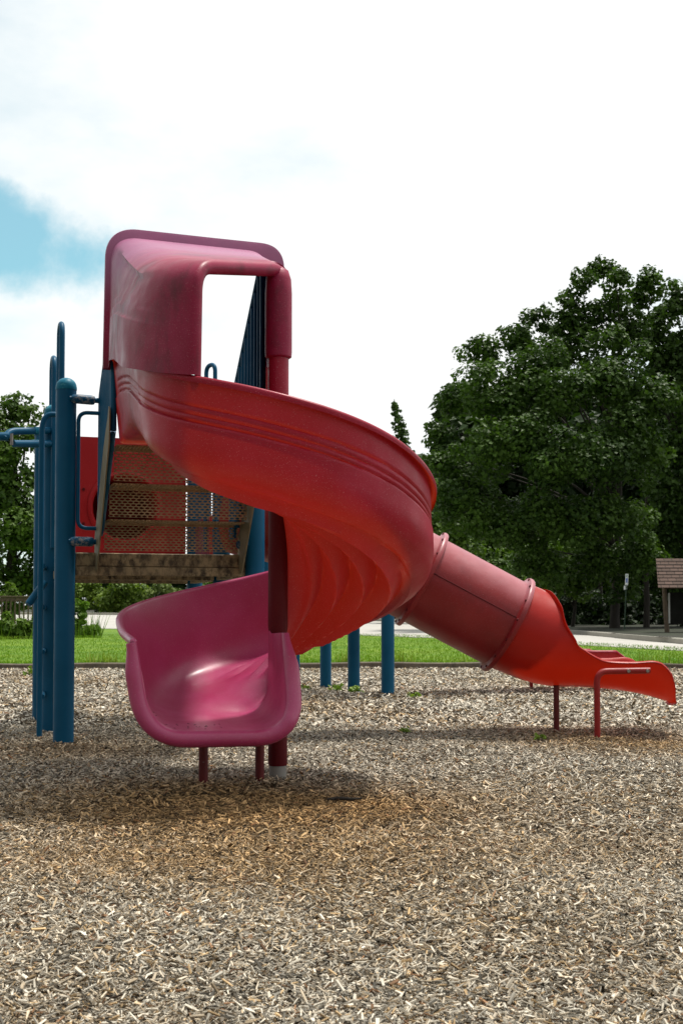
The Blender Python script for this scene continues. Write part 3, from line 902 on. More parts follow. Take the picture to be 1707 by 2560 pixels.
for a in (.192, 1.118):
    poly = [(.06, 1.10), (-.07, 1.10), (-.10, 1.14), (-.66, 1.84), (-.68, 2.02), (-.64, 2.05), (-.60, 1.99), (-.50, 1.92), (-.40, 1.84), (.02, 1.36), (.06, 1.32)]
    MB().prism([W(a - .004, b, z) for b, z in poly], U * .008).build('stringer', M['string'], plat, smooth=False)

# ribbed blue side barriers beside the steps
for a in (.218, 1.085):
    ob_ = 0
    mb = MB()
    nb = 11
    b0, b1 = (-.63, .0) if a < .5 else (-.75, .10)
    def top(b): return lerp(2.66 if a < .5 else 2.96, 2.21, (b - b0) / (b1 - b0))
    def bot(b): return 1.33 + max(0, -b) * .92
    for k in range(nb):
        b = lerp(b0, b1, k / (nb - 1))
        mb.tube([W(a + ob_, b, bot(b)), W(a + ob_, b, top(b) - .01)], .017, 10)
    o1 = mb.build('barrier', M['blue'], plat)
    mb = MB()
    mb.tube(bez([W(a + ob_, b0, bot(b0)), W(a + ob_, b0, top(b0) + .02), W(a + ob_, b1, top(b1)), W(a + ob_, b1, bot(b1)), W(a + ob_, b0 + .02, bot(b0))], 8, .05), .019, 12)
    mb.build('barrier_frame', M['blue'], o1)
# clamped rails joining barrier and post, and the thin grab loops
def clamp_rail(pa, pb, parent, l=.13):
    pa, pb = Vector(pa), Vector(pb)
    d = (pb - pa).normalized()
    o1 = MB().tube([pa, pb], .0165, 14).build('clamp_rail', M['blue'], parent)
    q = pa + d * .02
    prof = [(.0, -.01), (.02, -.008), (.027, .006), (.030, .03), (.030, l), (.027, l + .012), (.017, l + .014)]
    MB().lathe(prof, q, 20, d).build('clamp', M['clamp'], o1)
for z in (2.185, 1.29):
    clamp_rail(W(.015, -.055, z), W(.20, -.02, z), plat, .125)
    clamp_rail(W(1.219 - .045, -.03, z), W(1.13, 0, z), plat, .05)
MB().tube(bez([W(.20, -.02, 2.105), W(.075, -.02, 2.105), W(.075, -.02, 1.375), W(.20, -.02, 1.375)], 8, .06), .0125, 12).build('grab_loop', M['blue'], plat)
# red panel with crawl hole at the back of the second deck
mb = MB()
pc, ph, pr_ = .65, (1.235, 2.25), .27
b = 2.12
def panel(mb, b, th):
    nseg = 48; a0, a1 = .08, 1.14; zc = 1.69
    def outer(k):
        t = 2 * math.pi * k / nseg
        cx, sz = math.cos(t), math.sin(t)
        m = max(abs(cx) / ((a1 - a0) / 2), abs(sz) / ((ph[1] - ph[0]) / 2))
        return ((a0 + a1) / 2 + cx / m, (ph[0] + ph[1]) / 2 + sz / m)
    for s_ in (0, 1):
        ro_ = [W(*outer(k)[:1], b + th * s_, outer(k)[1]) for k in range(nseg)]
        ri_ = [W(pc + pr_ * math.cos(2 * math.pi * k / nseg), b + th * s_, zc + pr_ * math.sin(2 * math.pi * k / nseg)) for k in range(nseg)]
        mb.grid([ro_, ri_], True)
        rin = ri_
        if s_ == 0: r0_, i0_ = ro_, ri_
        else:
            mb.grid([r0_, ro_], True); mb.grid([i0_, ri_], True)
panel(mb, b - .02, .02)
o1 = mb.build('crawl_panel', M['red_panel'], plat, angle=30)
mb = MB()
rows = []
for (rr, dd) in ((.300, -.032), (.302, -.022), (.275, -.040), (.262, -.03), (.255, .0), (.25, .10), (.255, .5), (.255, .9), (.2, .95), (.001, .97)):
    rows.append([W(pc + rr * math.cos(t), b + dd, 1.69 + rr * math.sin(t)) for t in np.linspace(0, 2 * math.pi, 41)[:-1]])
rows = [rows[1]] + [rows[0]] + rows[2:]
mb.grid(rows, True).build('crawl_tube', M['red_panel'], o1)
mb = MB()
for k in range(8):
    mb = MB()
    t = 2 * math.pi * (k + .5) / 8
    mb.lathe([(0, -.008), (.012, -.008), (.012, 0), (0, .0)], W(pc + .36 * math.cos(t), b - .022, 1.69 + .36 * math.sin(t)), 10, V_)
    mb.build('bolt', M['hub'], o1)
# tall hand loops on the left side of the deck
def loop(a, b, w_, top, z0, parent, r=.019, ax=V_):
    p = W(a, b, 0)
    pts = [p + Z * z0, p + Z * top, p + ax * w_ + Z * top, p + ax * w_ + Z * z0]
    return MB().tube(bez(pts, 10, w_ * .5), r, 14).build('hand_loop', M['blue'], parent)
loop(-.0, .36, .20, px(148, 813, 8.2).z, 1.3, plat)
loop(-.0, .98, .24, px(128, 900, 8.85).z, 1.3, plat)
loop(1.10, 1.06, .12, px(530, 923, 9.2).z, 1.3, plat, .016, (U * .35 - V_ * .9).normalized())
# rails and guard between the posts on the right and back
for z in (1.27, 2.18):
    MB().tube([W(.0, 1.12, z), W(.0, 2.06, z)], .017, 12).build('side_rail', M['blue'], plat)
    MB().tube([W(1.219, 1.12, z), W(1.219, 2.06, z)], .017, 12).build('side_rail', M['blue'], plat)
mb = MB()
for k in range(10):
    bb = 1.50 + k * .055
    mb.tube([W(1.219, bb, 1.27), W(1.219, bb, 2.18)], .011, 8)
mb.build('guard_bars', M['blue'], plat)
MB().box(W(1.219, 1.59, 1.42), U * .008, V_ * .45, Z * .17, .003).build('low_panel', M['red_panel'], plat)

# climbing ladder at the left side
lad = thing('climbing_ladder', px(98, 1846, 8.34), 'blue tubular climbing ladder with curved handrails left of the corner post', 'ladder')
p1 = px(98, 1840, 8.34); p1.z = 0
p2 = px(101, 1822, 9.0); p2.z = 0
for p, tz, rr in ((p1, 2.19, .019), (p2, 2.21, .019)):
    q = p + U * .14 + Z * tz
    MB().tube(bez([p - Z * .1, p + Z * tz, q], 12, .13), rr, 14).build('handrail', M['blue'], lad)
for i, z in enumerate((.28, .58, .88, 1.16)):
    MB().tube([p1 + Z * z + U * .02, p2 + Z * z + U * .02], .016, 12).build('rung', M['blue'], lad)
q0, q1 = px(112, 1456, 8.6), px(70, 1512, 8.5)
o1 = MB().tube([q0, lerp(q0, q1, .93), q1], [.026, .026, .020], 16).build('step_peg', M['blue'], lad)
qa, qb = px(110, 1378, 8.75), px(140, 1376, 8.8)
MB().tube([qa - (qb - qa).normalized() * .004, qa + (qb - qa).normalized() * .006, qb], [.016, .024, .024], 16).build('clamp_stub', M['clamp'], lad)
# overhead bars reaching out of frame
ovh = thing('overhead_bar', px(60, 1084, 8.5), 'pair of blue horizontal tubes clamped end to end at the left edge', 'bar')
ra = [px(128, 1077, 8.7), px(30, 1078, 8.45), px(12, 1090, 8.38), px(-20, 1093, 8.35)]
MB().tube(bez([px(135, 1076, 8.72), px(24, 1078, 8.45), px(12, 1096, 8.40)], 8, .06), .0245, 16).build('bar', M['blue'], ovh)
MB().tube(bez([px(150, 1109, 8.75), px(34, 1109, 8.42)], 8, .06), .0245, 16).build('bar', M['blue'], ovh)
MB().tube(bez([px(22, 1091, 8.42), px(-260, 1092, 8.2), px(-420, 1092, 8.15)], 8, .06), .0290, 16).build('bar', M['blue'], ovh)
MB().tube([px(86, 1077, 8.6), px(98, 1077, 8.62)], .0285, 16).build('collar', M['bluecap'], ovh)
MB().tube([px(80, 1109, 8.57), px(96, 1109, 8.6)], .0285, 16).build('collar', M['bluecap'], ovh)
MB().tube([px(29, 1084, 8.40), px(29, 1112, 8.40)], .011, 12).build('bolt', M['bolt'], ovh)

# ------------------------------------------------------------------ far platform with its own chute
FP = Vector((.449, 12.05, 0))
def W2(a, b, z): return FP + U * a + V_ * b + Z * z
fpl = thing('far_platform', FP, 'farther blue-posted play platform standing behind the spiral slide', 'play platform')
for b in (0, 1.07, 2.10):
    post(W2(0, b, 0), 2.0 if b else 1.75, fpl)
for b in (0, 1.07): post(W2(-1.219, b, 0), 1.9, fpl)
mb = MB()
plate_holes(mb, W2(-1.16, .06, 1.226), U * 1.10, V_ * 1.98, 20, 36, -.006)
mb.build('deck_plate', M['mesh'], fpl, smooth=False)
mb = MB()
for a0, b0, a1, b1 in ((-1.15, .03, -.07, .03), (-1.19, .07, -1.19, 2.03), (-.03, .07, -.03, 1.0), (-.03, 1.14, -.03, 2.03)):
    p0, p1_ = W2(a0, b0, 0), W2(a1, b1, 0); d = p1_ - p0; n = Vector((-d.y, d.x, 0)).normalized()
    mb.box((p0 + p1_) / 2 + Z * 1.15, d / 2, n * .02, Z * .06, .004)
mb.build('deck_frame', deck_m, fpl)
mb = MB()
for k in range(9):
    mb.tube([W2(-1.1 + k * .12, 0, 1.35), W2(-1.1 + k * .12, 0, 1.95 if k else 1.95)], .011, 8)
mb.build('guard_bars', M['blue'], fpl)
# low step deck with thin pole seen past the exit of the spiral
tp = px(745, 1690, 16.0)
lst = thing('low_step', (tp.x, tp.y, 0), 'low tan step with a thin blue pole seen under the spiral slide', 'step')
MB().tube([(tp.x, tp.y, -.05), (tp.x, tp.y, 1.0)], .022, 12).build('pole', M['blue'], lst)
MB().box((tp.x - .33, tp.y + .12, .40), (.30, 0, 0), (0, .1, 0), (0, 0, .085), .008).build('tread_block', M['string'], lst)
MB().box((tp.x - .62, tp.y + .12, .15), (.03, 0, 0), (0, .03, 0), (0, 0, .2), .004).build('leg', M['blue'], lst)
# second chute, behind the tube slide
ch = thing('straight_slide', W2(0, .61, 0), 'crimson straight slide mostly hidden behind the tube slide', 'slide')
def chute_rows(P, halfw, wall, lat, drop=None):
    rows = []
    for i, (p, h) in enumerate(P):
        prof = [(-halfw - .03, h - .015), (-halfw - .03, h), (-halfw - .015, h + .012), (-halfw, h), (-halfw + .005, .10), (-halfw + .05, .03), (-halfw * .4, 0), (halfw * .4, 0), (halfw - .05, .03), (halfw - .005, .10), (halfw, h), (halfw + .015, h + .012), (halfw + .03, h), (halfw + .03, h - .015)]
        rows.append([Vector(p) + lat * y + Z * z for y, z in prof])
    return rows
b_m = .61
path = [(0.0, 1.25), (.3, 1.23), (.6, 1.08), (1.2, .72), (1.7, .40), (1.95, .285), (2.15, .24), (2.4, .225), (2.74, .222)]
P = []
for i in range(len(path) - 1):
    for k in range(6):
        t = k / 6
        a_, z_ = lerp(path[i][0], path[i + 1][0], t), lerp(path[i][1], path[i + 1][1], t)
        P.append((W2(a_, b_m, z_), .21 if a_ > .4 else .26))
P.append((W2(2.82, b_m, .222), .12)); P.append((W2(2.88, b_m, .205), .02))
MB().grid(chute_rows(P, .27, .2, V_)).build('chute', M['chute'], ch)
for bb in (.30, .92):
    q = W2(1.98, bb, 0)
    MB().tube(bez([q - Z * .05, q + Z * .40, q + Z * .41 + U * .25], 8, .08), .021, 12).build('leg', M['legred2'], ch)

# ------------------------------------------------------------------ tube slide
BT = R_(4); TD = Vector((math.cos(BT), math.sin(BT), 0)); TLt = Vector((-math.sin(BT), math.cos(BT), 0))
def tpx(sx, sy):
    """point on the slide's own upright plane seen at that photo pixel"""
    X0 = px(1268, 1562, 8.65)
    D = 8.65
    for _ in range(6):
        p = px(sx, sy, D); D = 8.65 + (p.x - X0.x) * math.tan(BT)
    return px(sx, sy, D)
tub = thing('tube_slide', tpx(1268, 1860) * 1.0 - Z * tpx(1268, 1860).z, 'red tube slide of bolted sections ending in an open scarlet chute', 'slide')
fR, fL = tpx(1268, 1562), tpx(1054, 1448)
ax = (fR - fL).normalized()
RT = .322
upv = (Z - ax * Z.dot(ax)).normalized()
h_ax = (fR - ORG[tub.name]).dot(upv)
M['tube'] = plastic('sheen_tube_plastic', (.21, .008, .010), (.29, .018, .021), .40, 0.03, dirt=.3, fleck=.2, tcol=(.5, .02, .01), spec=.35, coat=.12, top_sheen=((.55, .24, .29), h_ax + .12, h_ax + .40, tuple(upv)))  # lighter upper half of the tube is painted sheen
def ring(c, axis, r, n=40):
    up = (Z - axis * Z.dot(axis)).normalized(); sd = axis.cross(up)
    return [c - up * r * math.cos(2 * math.pi * k / n) + sd * r * math.sin(2 * math.pi * k / n) for k in range(n)]
def tube_sec(pts, r, name, mat):
    rows = []
    for i, p in enumerate(pts):
        a = (pts[min(i + 1, len(pts) - 1)] - pts[max(0, i - 1)]).normalized()
        rows.append(ring(p, a, r))
    return MB().grid(rows, True).build(name, mat, tub, angle=60)
def flange(c, axis, parent=None):
    mb = MB()
    rows = [ring(c + axis * d, axis, r) for r, d in ((RT - .004, -.030), (RT + .004, -.026), (RT + .012, -.020), (RT + .036, -.016), (RT + .040, -.008), (RT + .040, .008), (RT + .036, .016), (RT + .012, .018), (RT - .004, .022))]
    mb.grid(rows, True)
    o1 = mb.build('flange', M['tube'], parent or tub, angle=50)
    mb = MB()
    up = (Z - axis * Z.dot(axis)).normalized(); sd = axis.cross(up)
    for k in range(14):
        mb = MB()
        t = 2 * math.pi * (k + .3) / 14
        mb.lathe([(0, .008), (.009, .008), (.010, 0), (.010, -.002)], c - axis * .016 + (up * math.cos(t) + sd * math.sin(t)) * (RT + .024), 8, -axis)
        mb.build('bolt', M['hub'], o1)
st0 = fL - ax * .02
upper = bez([W(1.30, .72, 1.575), fL - ax * .75 + Vector((0, 0, .0)), fL], 16, .35)
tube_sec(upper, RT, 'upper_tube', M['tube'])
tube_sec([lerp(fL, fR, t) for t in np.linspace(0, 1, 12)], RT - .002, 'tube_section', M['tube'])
# mould seam running down the section
sdv = ax.cross((Z - ax * Z.dot(ax)).normalized())
upv = (Z - ax * Z.dot(ax)).normalized()
ang = R_(8)
sgn = -1 if (sdv.y > 0) else 1
mb = MB()
sp = [lerp(fL, fR, t) + (sdv * sgn * math.cos(ang) + upv * math.sin(ang)) * (RT + .0005) for t in np.linspace(.03, .97, 10)]
mb.tube(sp, .004, 6).build('seam', M['hub'], tub)
flange(fL, ax); flange(fR, ax); flange(Vector(upper[0]) + U * .02, U)
# open exit chute: a tube whose roof is cut away, flattening out at the bottom
ST = [  # bottom pixel, top pixel of the section
    (1215, 1661, .645), (1252, 1680, .640), (1293, 1696, .625), (1335, 1709, .56), (1374, 1718, .465), (1420, 1723.5, .345), (1450, 1724.5, .275), (1484, 1725.5, .225), (1510, 1727, .207), (1565, 1732, .215), (1610, 1739, .243), (1634, 1744, .232), (1655, 1749, .19), (1676, 1755, .12), (1692, 1760, .06), (1706, 1764, .018)]
NEAR = [1 - .037 * smoothstep(1, 6, i) for i in range(len(ST))]
bp = [tpx(CX + (a - CX) * q, 1531 + (b - 1531) * q) for (a, b, c), q in zip(ST, NEAR)]
ST = [(a, b, c * q) for (a, b, c), q in zip(ST, NEAR)]
NSec = 37
rows = []
idxs = np.linspace(0, len(ST) - 1, 90)
def cat(P, t):
    i = min(int(t), len(P) - 2); f_ = t - i
    p0, p1, p2, p3 = P[max(0, i - 1)], P[i], P[i + 1], P[min(len(P) - 1, i + 2)]
    return .5 * ((p1 * 2) + (p2 - p0) * f_ + (p0 * 2 - p1 * 5 + p2 * 4 - p3) * f_ ** 2 + (p1 * 3 - p0 - p2 * 3 + p3) * f_ ** 3)
bp[0] = fR - upv * RT
for t in idxs:
    p = cat(bp, t); p_2 = cat(bp, min(t + .1, len(ST) - 1)); p_1 = cat(bp, max(t - .1, 0))
    tg = (p_2 - p_1).normalized(); up = (Z - tg * Z.dot(tg)).normalized()
    if t < .5: up = upv
    h = cat([c for a, b, c in ST], t)
    Rr = RT
    phm = math.acos(max(-1, min(1, 1 - h / Rr)))
    row = []
    for k in range(NSec):
        ph_ = -phm + 2 * phm * k / (NSec - 1)
        row.append(p + TLt * Rr * math.sin(ph_) + up * Rr * (1 - math.cos(ph_)))
    # rolled edges
    fl = .028 * smoothstep(1.0, 2.5, t) * (1 - .9 * smoothstep(len(ST) - 4.5, len(ST) - 1, t))
    nL = (row[0] - (p + up * Rr)).normalized(); nR = (row[-1] - (p + up * Rr)).normalized()
    sL = (row[0] - row[1]).normalized(); sR = (row[-1] - row[-2]).normalized()
    L_ = [row[0] + nL * fl + sL * fl * -.25, row[0] + nL * fl * .95 + sL * fl * .1, row[0] + nL * fl * .45 + sL * fl * .3]
    R2 = [row[-1] + nR * fl * .45 + sR * fl * .3, row[-1] + nR * fl * .95 + sR * fl * .1, row[-1] + nR * fl + sR * fl * -.25]
    rows.append(L_ + row + R2)
# lip curling under
end = rows[-1]; tgl = (bp[-1] - bp[-2]).normalized(); upl = (Z - tgl * Z.dot(tgl)).normalized()
for k in range(1, 7):
    a = math.pi * k / 6
    rows.append([q + tgl * .012 * math.sin(a) - upl * .012 * (1 - math.cos(a)) for q in end])
MB().grid(rows).build('exit_chute', M['scarlet'], tub, angle=60)
# legs
g1 = px(1493, 1856, 8.1); g1.z = 0
g2 = px(1391, 1845, 8.62); g2.z = 0
t1 = px(1500, 1666, 8.25); e1 = px(1626, 1666, 8.27)
for kk, (g, sg) in enumerate(((g1, -1), (g2, 1))):
    top_ = .462
    if kk == 0:
        pts = [g - Z * .08, g + Z * (top_), g + Z * (top_ + .003) + TD * .36 + TLt * .03]
        o1 = MB().tube(bez(pts, 12, .075), .0205, 16).build('leg', M['legred2'], tub)
        for q in (.21, .34):
            MB().lathe([(0, .006), (.011, .006), (.012, 0), (.012, -.004)], g + Z * (top_ + .002) + TD * q + TLt * (.03 * q / .36 - .021), 10, -TLt).build('bolt', M['bolt'], o1)
    else:
        pts = [g - Z * .08, g + Z * .42, g + Z * .47 + TD * .3]
        MB().tube(bez(pts, 12, .075), .0205, 16).build('leg', M['legred'], tub)

# ------------------------------------------------------------------ trees
def leaves(centres, radii, n_each, size, c_lo, c_hi, up_bias=.6, squash=.8, shell=.45, droop=0.0):
    """leaf-sized faces spread through clumps"""
    cs, cl_ = [], []
    n = int(sum(n_each))
    idx = np.repeat(np.arange(len(centres)), n_each)
    C_ = np.asarray(centres)[idx]; Rr = np.asarray(radii)[idx]
    d = RNG.normal(size=(n, 3)); d /= np.linalg.norm(d, axis=1)[:, None]
    rad = RNG.uniform(shell, 1, n) ** .7
    pos = C_ + d * (Rr * rad)[:, None] * np.array([1, 1, squash])
    nr = d * .9 + RNG.normal(0, .55, (n, 3)) + np.array([0, 0, up_bias]); nr /= np.linalg.norm(nr, axis=1)[:, None]
    t = np.cross(nr, RNG.normal(size=(n, 3))); t /= np.linalg.norm(t, axis=1)[:, None]
    t[:, 2] -= droop; t /= np.linalg.norm(t, axis=1)[:, None]
    b = np.cross(nr, t)
    s = size * RNG.uniform(.55, 1.35, n)
    wv = s * RNG.uniform(.34, .55, n)
    V = np.stack([pos - t * (s * .5)[:, None], pos + b * wv[:, None] + nr * (s * .12)[:, None] - t * (s * .05)[:, None], pos + t * (s * .5)[:, None], pos - b * wv[:, None] + nr * (s * .12)[:, None] - t * (s * .05)[:, None]], 1).reshape(-1, 3)
    Fq = (np.arange(n) * 4)[:, None] + np.arange(4)[None]
    clump_tint = RNG.uniform(0, 1, len(centres))[idx]
    f_ = np.clip(clump_tint * .6 + RNG.uniform(0, .5, n), 0, 1)[:, None]
    col = np.asarray(c_lo) * (1 - f_) + np.asarray(c_hi) * f_
    return V, Fq, np.repeat(col, 4, 0)

def tree(name, label, cat_, lobes, base, leaf, c_lo, c_hi, dens=1.0, group=None, trunk_r=.3, squash=.8, trunk=True, sub=12, depth=.8, fork=.35, subr=(.34, .62)):
    """lobes: world centre, radius. Each lobe is a limb's end carrying clumps of leaves"""
    base = Vector(base)
    t = thing(name, base, label, cat_, group)
    cen, rad = [], []
    for c, r in lobes:
        k = max(4, int(sub))
        for _ in range(k):
            d = RNG.normal(size=3); d /= np.linalg.norm(d)
            q = RNG.uniform(.35, .95)
            cen.append(np.array(c) + d * r * q * np.array([1, depth, squash])); rad.append(r * RNG.uniform(*subr))
    n_each = [max(20, int(dens * 4 * math.pi * r * r * .62 / (leaf * leaf * .5))) for r in rad]
    V, Fq, Cc = leaves(cen, rad, n_each, leaf, c_lo, c_hi)
    np_mesh('crown', V, Fq, M['leaf'], Cc, t)
    if trunk:
        mb = MB()
        zs = [c.z for c, r in lobes]; zmax = max(zs); zmin = min(zs)
        hub = Vector((base.x + .02 * (zmax - base.z), base.y, base.z + (zmax - base.z) * .82))
        tp_ = [base - Z * .2, base + (hub - base) * .05, base + (hub - base) * .4 + Vector((.1, 0, 0)), hub]
        mb.tube(tp_, [trunk_r * 1.35, trunk_r, trunk_r * .75, trunk_r * .2], 10)
        for c, r in lobes:
            hz = base.z + max(.10, min(.78, fork * (c.z - base.z) / (zmax - base.z) + .12)) * (zmax - base.z)
            st = base + (hub - base) * ((hz - base.z) / (hub.z - base.z))
            L = (c - st).length
            mid = st.lerp(c, .5) + Vector((RNG.normal() * .05 * L, RNG.normal() * .05 * L, .08 * L))
            r0 = trunk_r * .34
            mb.tube([st, st.lerp(mid, .5) + Z * .02 * L, mid, c + Z * r * .4], [r0, r0 * .8, r0 * .55, r0 * .18], 7)
        mb.build('trunk', M['bark'], t)
    return t

def lob(L, D):
    """list of (photo x, y, radius in photo px, nearer/farther metres)"""
    out = []
    for e in L:
        d = D + (e[3] if len(e) > 3 else 0)
        out.append((px(e[0], e[1], d), e[2] * d / F))
    return out
GD_LO, GD_HI = (.018, .045, .009), (.078, .145, .022)
GM_LO, GM_HI = (.030, .075, .010), (.11, .19, .025)
T1 = [(1105, 1085, 46), (1150, 1010, 55, 1), (1125, 1165, 62, -1), (1205, 890, 60, 1), (1285, 840, 62), (1350, 800, 44, 1), (1240, 985, 95, -2), (1340, 935, 95, -2), (1425, 880, 78), (1450, 1000, 110, -3), (1535, 880, 85, -2),
      (1455, 700, 42), (1500, 665, 40, 1), (1540, 700, 40, -1), (1440, 760, 45), (1530, 770, 55), (1640, 705, 42), (1600, 740, 40, 1), (1575, 815, 65), (1560, 1000, 110, -3),
      (1175, 1265, 95, -1), (1290, 1130, 115, -3), (1420, 1150, 115, -4), (1545, 1150, 115, -3), (1270, 1300, 105, -1), (1405, 1290, 105, -3), (1530, 1290, 100, -2),
      (1470, 820, 50), (1400, 815, 42), (1480, 1410, 75, -1), (1600, 1390, 70, -1), (1560, 1460, 50), (1350, 1400, 80, -1), (1130, 1240, 60, -2), (1100, 1150, 45)]
tree('tall_oak', 'tallest broadleaf tree with its airy top above the tube slide', 'tree', lob(T1, 52), px(1536, 1580, 53), .17, GD_LO, GD_HI, .78, trunk_r=.2, sub=13)
T2 = [(1692, 770, 42), (1700, 850, 75), (1655, 920, 75), (1655, 800, 48), (1705, 735, 40), (1625, 860, 55), (1725, 1000, 110), (1655, 1110, 100), (1790, 900, 110), (1790, 1120, 120), (1700, 1230, 105), (1640, 1320, 85), (1800, 1290, 115), (1860, 1000, 130), (1900, 1200, 130)]
tree('broadleaf_tree', 'lush green broadleaf tree filling the right edge behind the kiosk', 'tree', lob(T2, 55), px(1735, 1586, 55), .21, GD_LO, (.075, .14, .022), .75, trunk_r=.22)
T3 = [(1080, 1260, 70), (1120, 1340, 80), (1200, 1400, 80), (1050, 1370, 60), (1120, 1440, 70), (1010, 1430, 60), (1250, 1480, 70), (1180, 1500, 60)]
tree('understory_tree', 'small dark tree low behind the upper end of the tube slide', 'tree', lob(T3, 64), px(1130, 1562, 65), .21, GD_LO, GM_HI, .7, trunk_r=.15)
T4 = [(1330, 1400, 70), (1420, 1400, 75), (1490, 1390, 70), (1390, 1450, 60), (1460, 1440, 60), (1560, 1400, 75), (1540, 1450, 55)]
tree('leafy_sapling', 'bright-leaved low tree under the oak left of the parking sign', 'tree', lob(T4, 56), px(1430, 1584, 57), .20, GM_LO, GM_HI, .6, trunk_r=.10)
T5 = [(1640, 1400, 65), (1720, 1420, 75), (1690, 1480, 60), (1770, 1500, 70), (1800, 1400, 80), (1740, 1540, 45), (1625, 1460, 45)]
tree('leafy_sapling', 'low shrubby tree right behind the kiosk roof', 'tree', lob(T5, 56), px(1705, 1584, 57), .20, GD_LO, (.08, .15, .02), .6, trunk_r=.09)
# thick wood standing behind them
rows_l = []
for x in np.arange(1000, 2300, 68):
    for y in (1300, 1395, 1480, 1545):
        rows_l.append((x + RNG.uniform(-25, 25), y + RNG.uniform(-20, 20), RNG.uniform(70, 95), RNG.uniform(-3, 6)))
for x in np.arange(1180, 2300, 95):
    for y in (1020, 1110, 1210):
        rows_l.append((x + RNG.uniform(-25, 25), y + RNG.uniform(-20, 20), RNG.uniform(75, 95), RNG.uniform(-2, 6)))
lb = lob(rows_l, 76)
nl = [800] * len(lb)
lb += lob([(x + RNG.uniform(-30, 30), y, RNG.uniform(80, 110), RNG.uniform(-3, 6)) for x in np.arange(2350, 4000, 105) for y in (1010, 1150, 1290, 1410, 1510)], 76)
nl = [800] * len(lb)
lb2 = lob([(x + RNG.uniform(-25, 25), y, RNG.uniform(60, 75), RNG.uniform(-4, 4)) for x in np.arange(1010, 2400, 50) for y in (1180, 1270, 1360, 1440, 1510, 1550)], 98)
V, Fq, Cc = leaves([np.array(c) for c, r in lb + lb2], [r for c, r in lb + lb2], nl + [420] * len(lb2), .62, (.012, .03, .007), (.035, .07, .015), shell=.2)
tag(np_mesh('woodland', V, Fq, M['leaf'], Cc), 'dark dense wood filling the gap behind the trees at right', 'woodland', kind='stuff')
rows_l = [(x + RNG.uniform(-20, 20), y + RNG.uniform(-10, 10), RNG.uniform(34, 50), RNG.uniform(-1, 3)) for x in np.arange(1180, 2250, 44) for y in (1505, 1552)]
lb = lob(rows_l, 61)
V, Fq, Cc = leaves([np.array(c) for c, r in lb], [r for c, r in lb], [300] * len(lb), .26, (.008, .018, .005), (.022, .045, .010), shell=.1)  # leaf colours darkened so they hold the tree shade themselves
tag(np_mesh('undergrowth', V, Fq, M['leaf'], Cc), 'dark undergrowth in the shade beyond the kerb', 'undergrowth', kind='stuff')
mb = MB()
for x_, y_, d_, r_ in ((1615, 1587, 54, .13), (1345, 1580, 60, .1), (1500, 1583, 66, .14)):
    p = px(x_, y_, d_)
    tt = thing('bare_trunk', p, {1615: 'slim bare trunk between the parking sign and the kiosk post', 1345: 'thin dark trunk in the shade left of the low leafy tree', 1500: 'dark trunk in the shade left of the parking sign'}[x_], 'tree trunk')
    MB().tube([p - Z * .2, p + Vector((.05, 0, 1.5)), p + Vector((-.02, 0, 3.2)), p + Vector((.1, 0, 6))], [r_ * 1.2, r_, r_ * .9, r_ * .6], 9).build('trunk', M['bark'], tt)

# thin leaning conifer top
cb = px(1062, 1560, 85); ct = px(985, 997, 85)
con = thing('slender_conifer', cb, 'slender leaning conifer tip poking up beside the spiral slide', 'tree')
mb = MB(); mb.tube([cb, cb.lerp(ct, .5) + Vector((.35, 0, 0)), ct], [.22, .13, .02], 8); mb.build('trunk', M['bark'], con)
cen, rad = [], []
for k in range(130):
    t = k / 129
    p = ct.lerp(cb, .02 + t * .75); p.x += .35 * math.sin(math.pi * (t * .75)) * .9
    L = .15 + 1.55 * t ** .8
    for q in range(2 + int(2 * t)):
        a = RNG.uniform(0, 2 * math.pi)
        for m_ in np.linspace(.15, 1, 3 + int(5 * t)):
            cen.append(np.array(p) + np.array([math.cos(a) * L * m_, math.sin(a) * L * m_, -.28 * L * m_])); rad.append(.11 + .05 * (1 - m_))
V, Fq, Cc = leaves(cen, rad, [9] * len(cen), .19, (.035, .075, .02), (.10, .17, .04), shell=.0, droop=.5)
np_mesh('crown', V, Fq, M['leaf'], Cc, con)

# trees at the left edge
L1 = [(40, 1005, 38), (75, 1040, 40), (15, 1050, 55), (85, 1095, 42), (35, 1120, 70, -1), (-60, 1080, 105), (15, 1215, 85, -1), (88, 1190, 42), (95, 1270, 50), (30, 1320, 95, -1), (95, 1350, 70), (-80, 1230, 140), (60, 1420, 80), (-40, 1430, 100), (125, 1430, 60), (40, 1490, 60)]
tree('shade_tree', 'dark green shade tree at the left edge behind the fence', 'tree', lob(L1, 60), px(20, 1560, 60), .21, (.03, .07, .012), (.11, .185, .028), .7, trunk_r=.3)
# shrubs beyond the road, under the deck
BU = [('yellow-green shrub beyond the road just right of the corner post', [(205, 1485, 42), (240, 1500, 40), (175, 1510, 35), (225, 1460, 28)], 100, GM_LO, (.17, .25, .03)),
      ('broad sunlit shrub beyond the road under the middle of the deck', [(290, 1478, 45), (330, 1490, 45), (260, 1512, 38), (310, 1518, 34), (360, 1515, 36)], 98, GM_LO, (.19, .27, .035)),
      ('pale feathery shrub beyond the road under the right half of the deck', [(400, 1480, 36), (430, 1500, 38), (385, 1512, 30), (460, 1515, 34)], 96, (.05, .085, .02), (.18, .24, .06)),
      ('dark shrub beyond the road right of the pale feathery one', [(520, 1480, 52), (580, 1470, 55), (640, 1490, 50), (550, 1515, 40)], 96, GD_LO, GM_HI),
      ('dark shrub beyond the road behind the far blue posts', [(720, 1490, 55), (790, 1495, 55), (860, 1510, 50), (930, 1515, 45), (980, 1525, 40)], 88, GD_LO, GM_HI)]
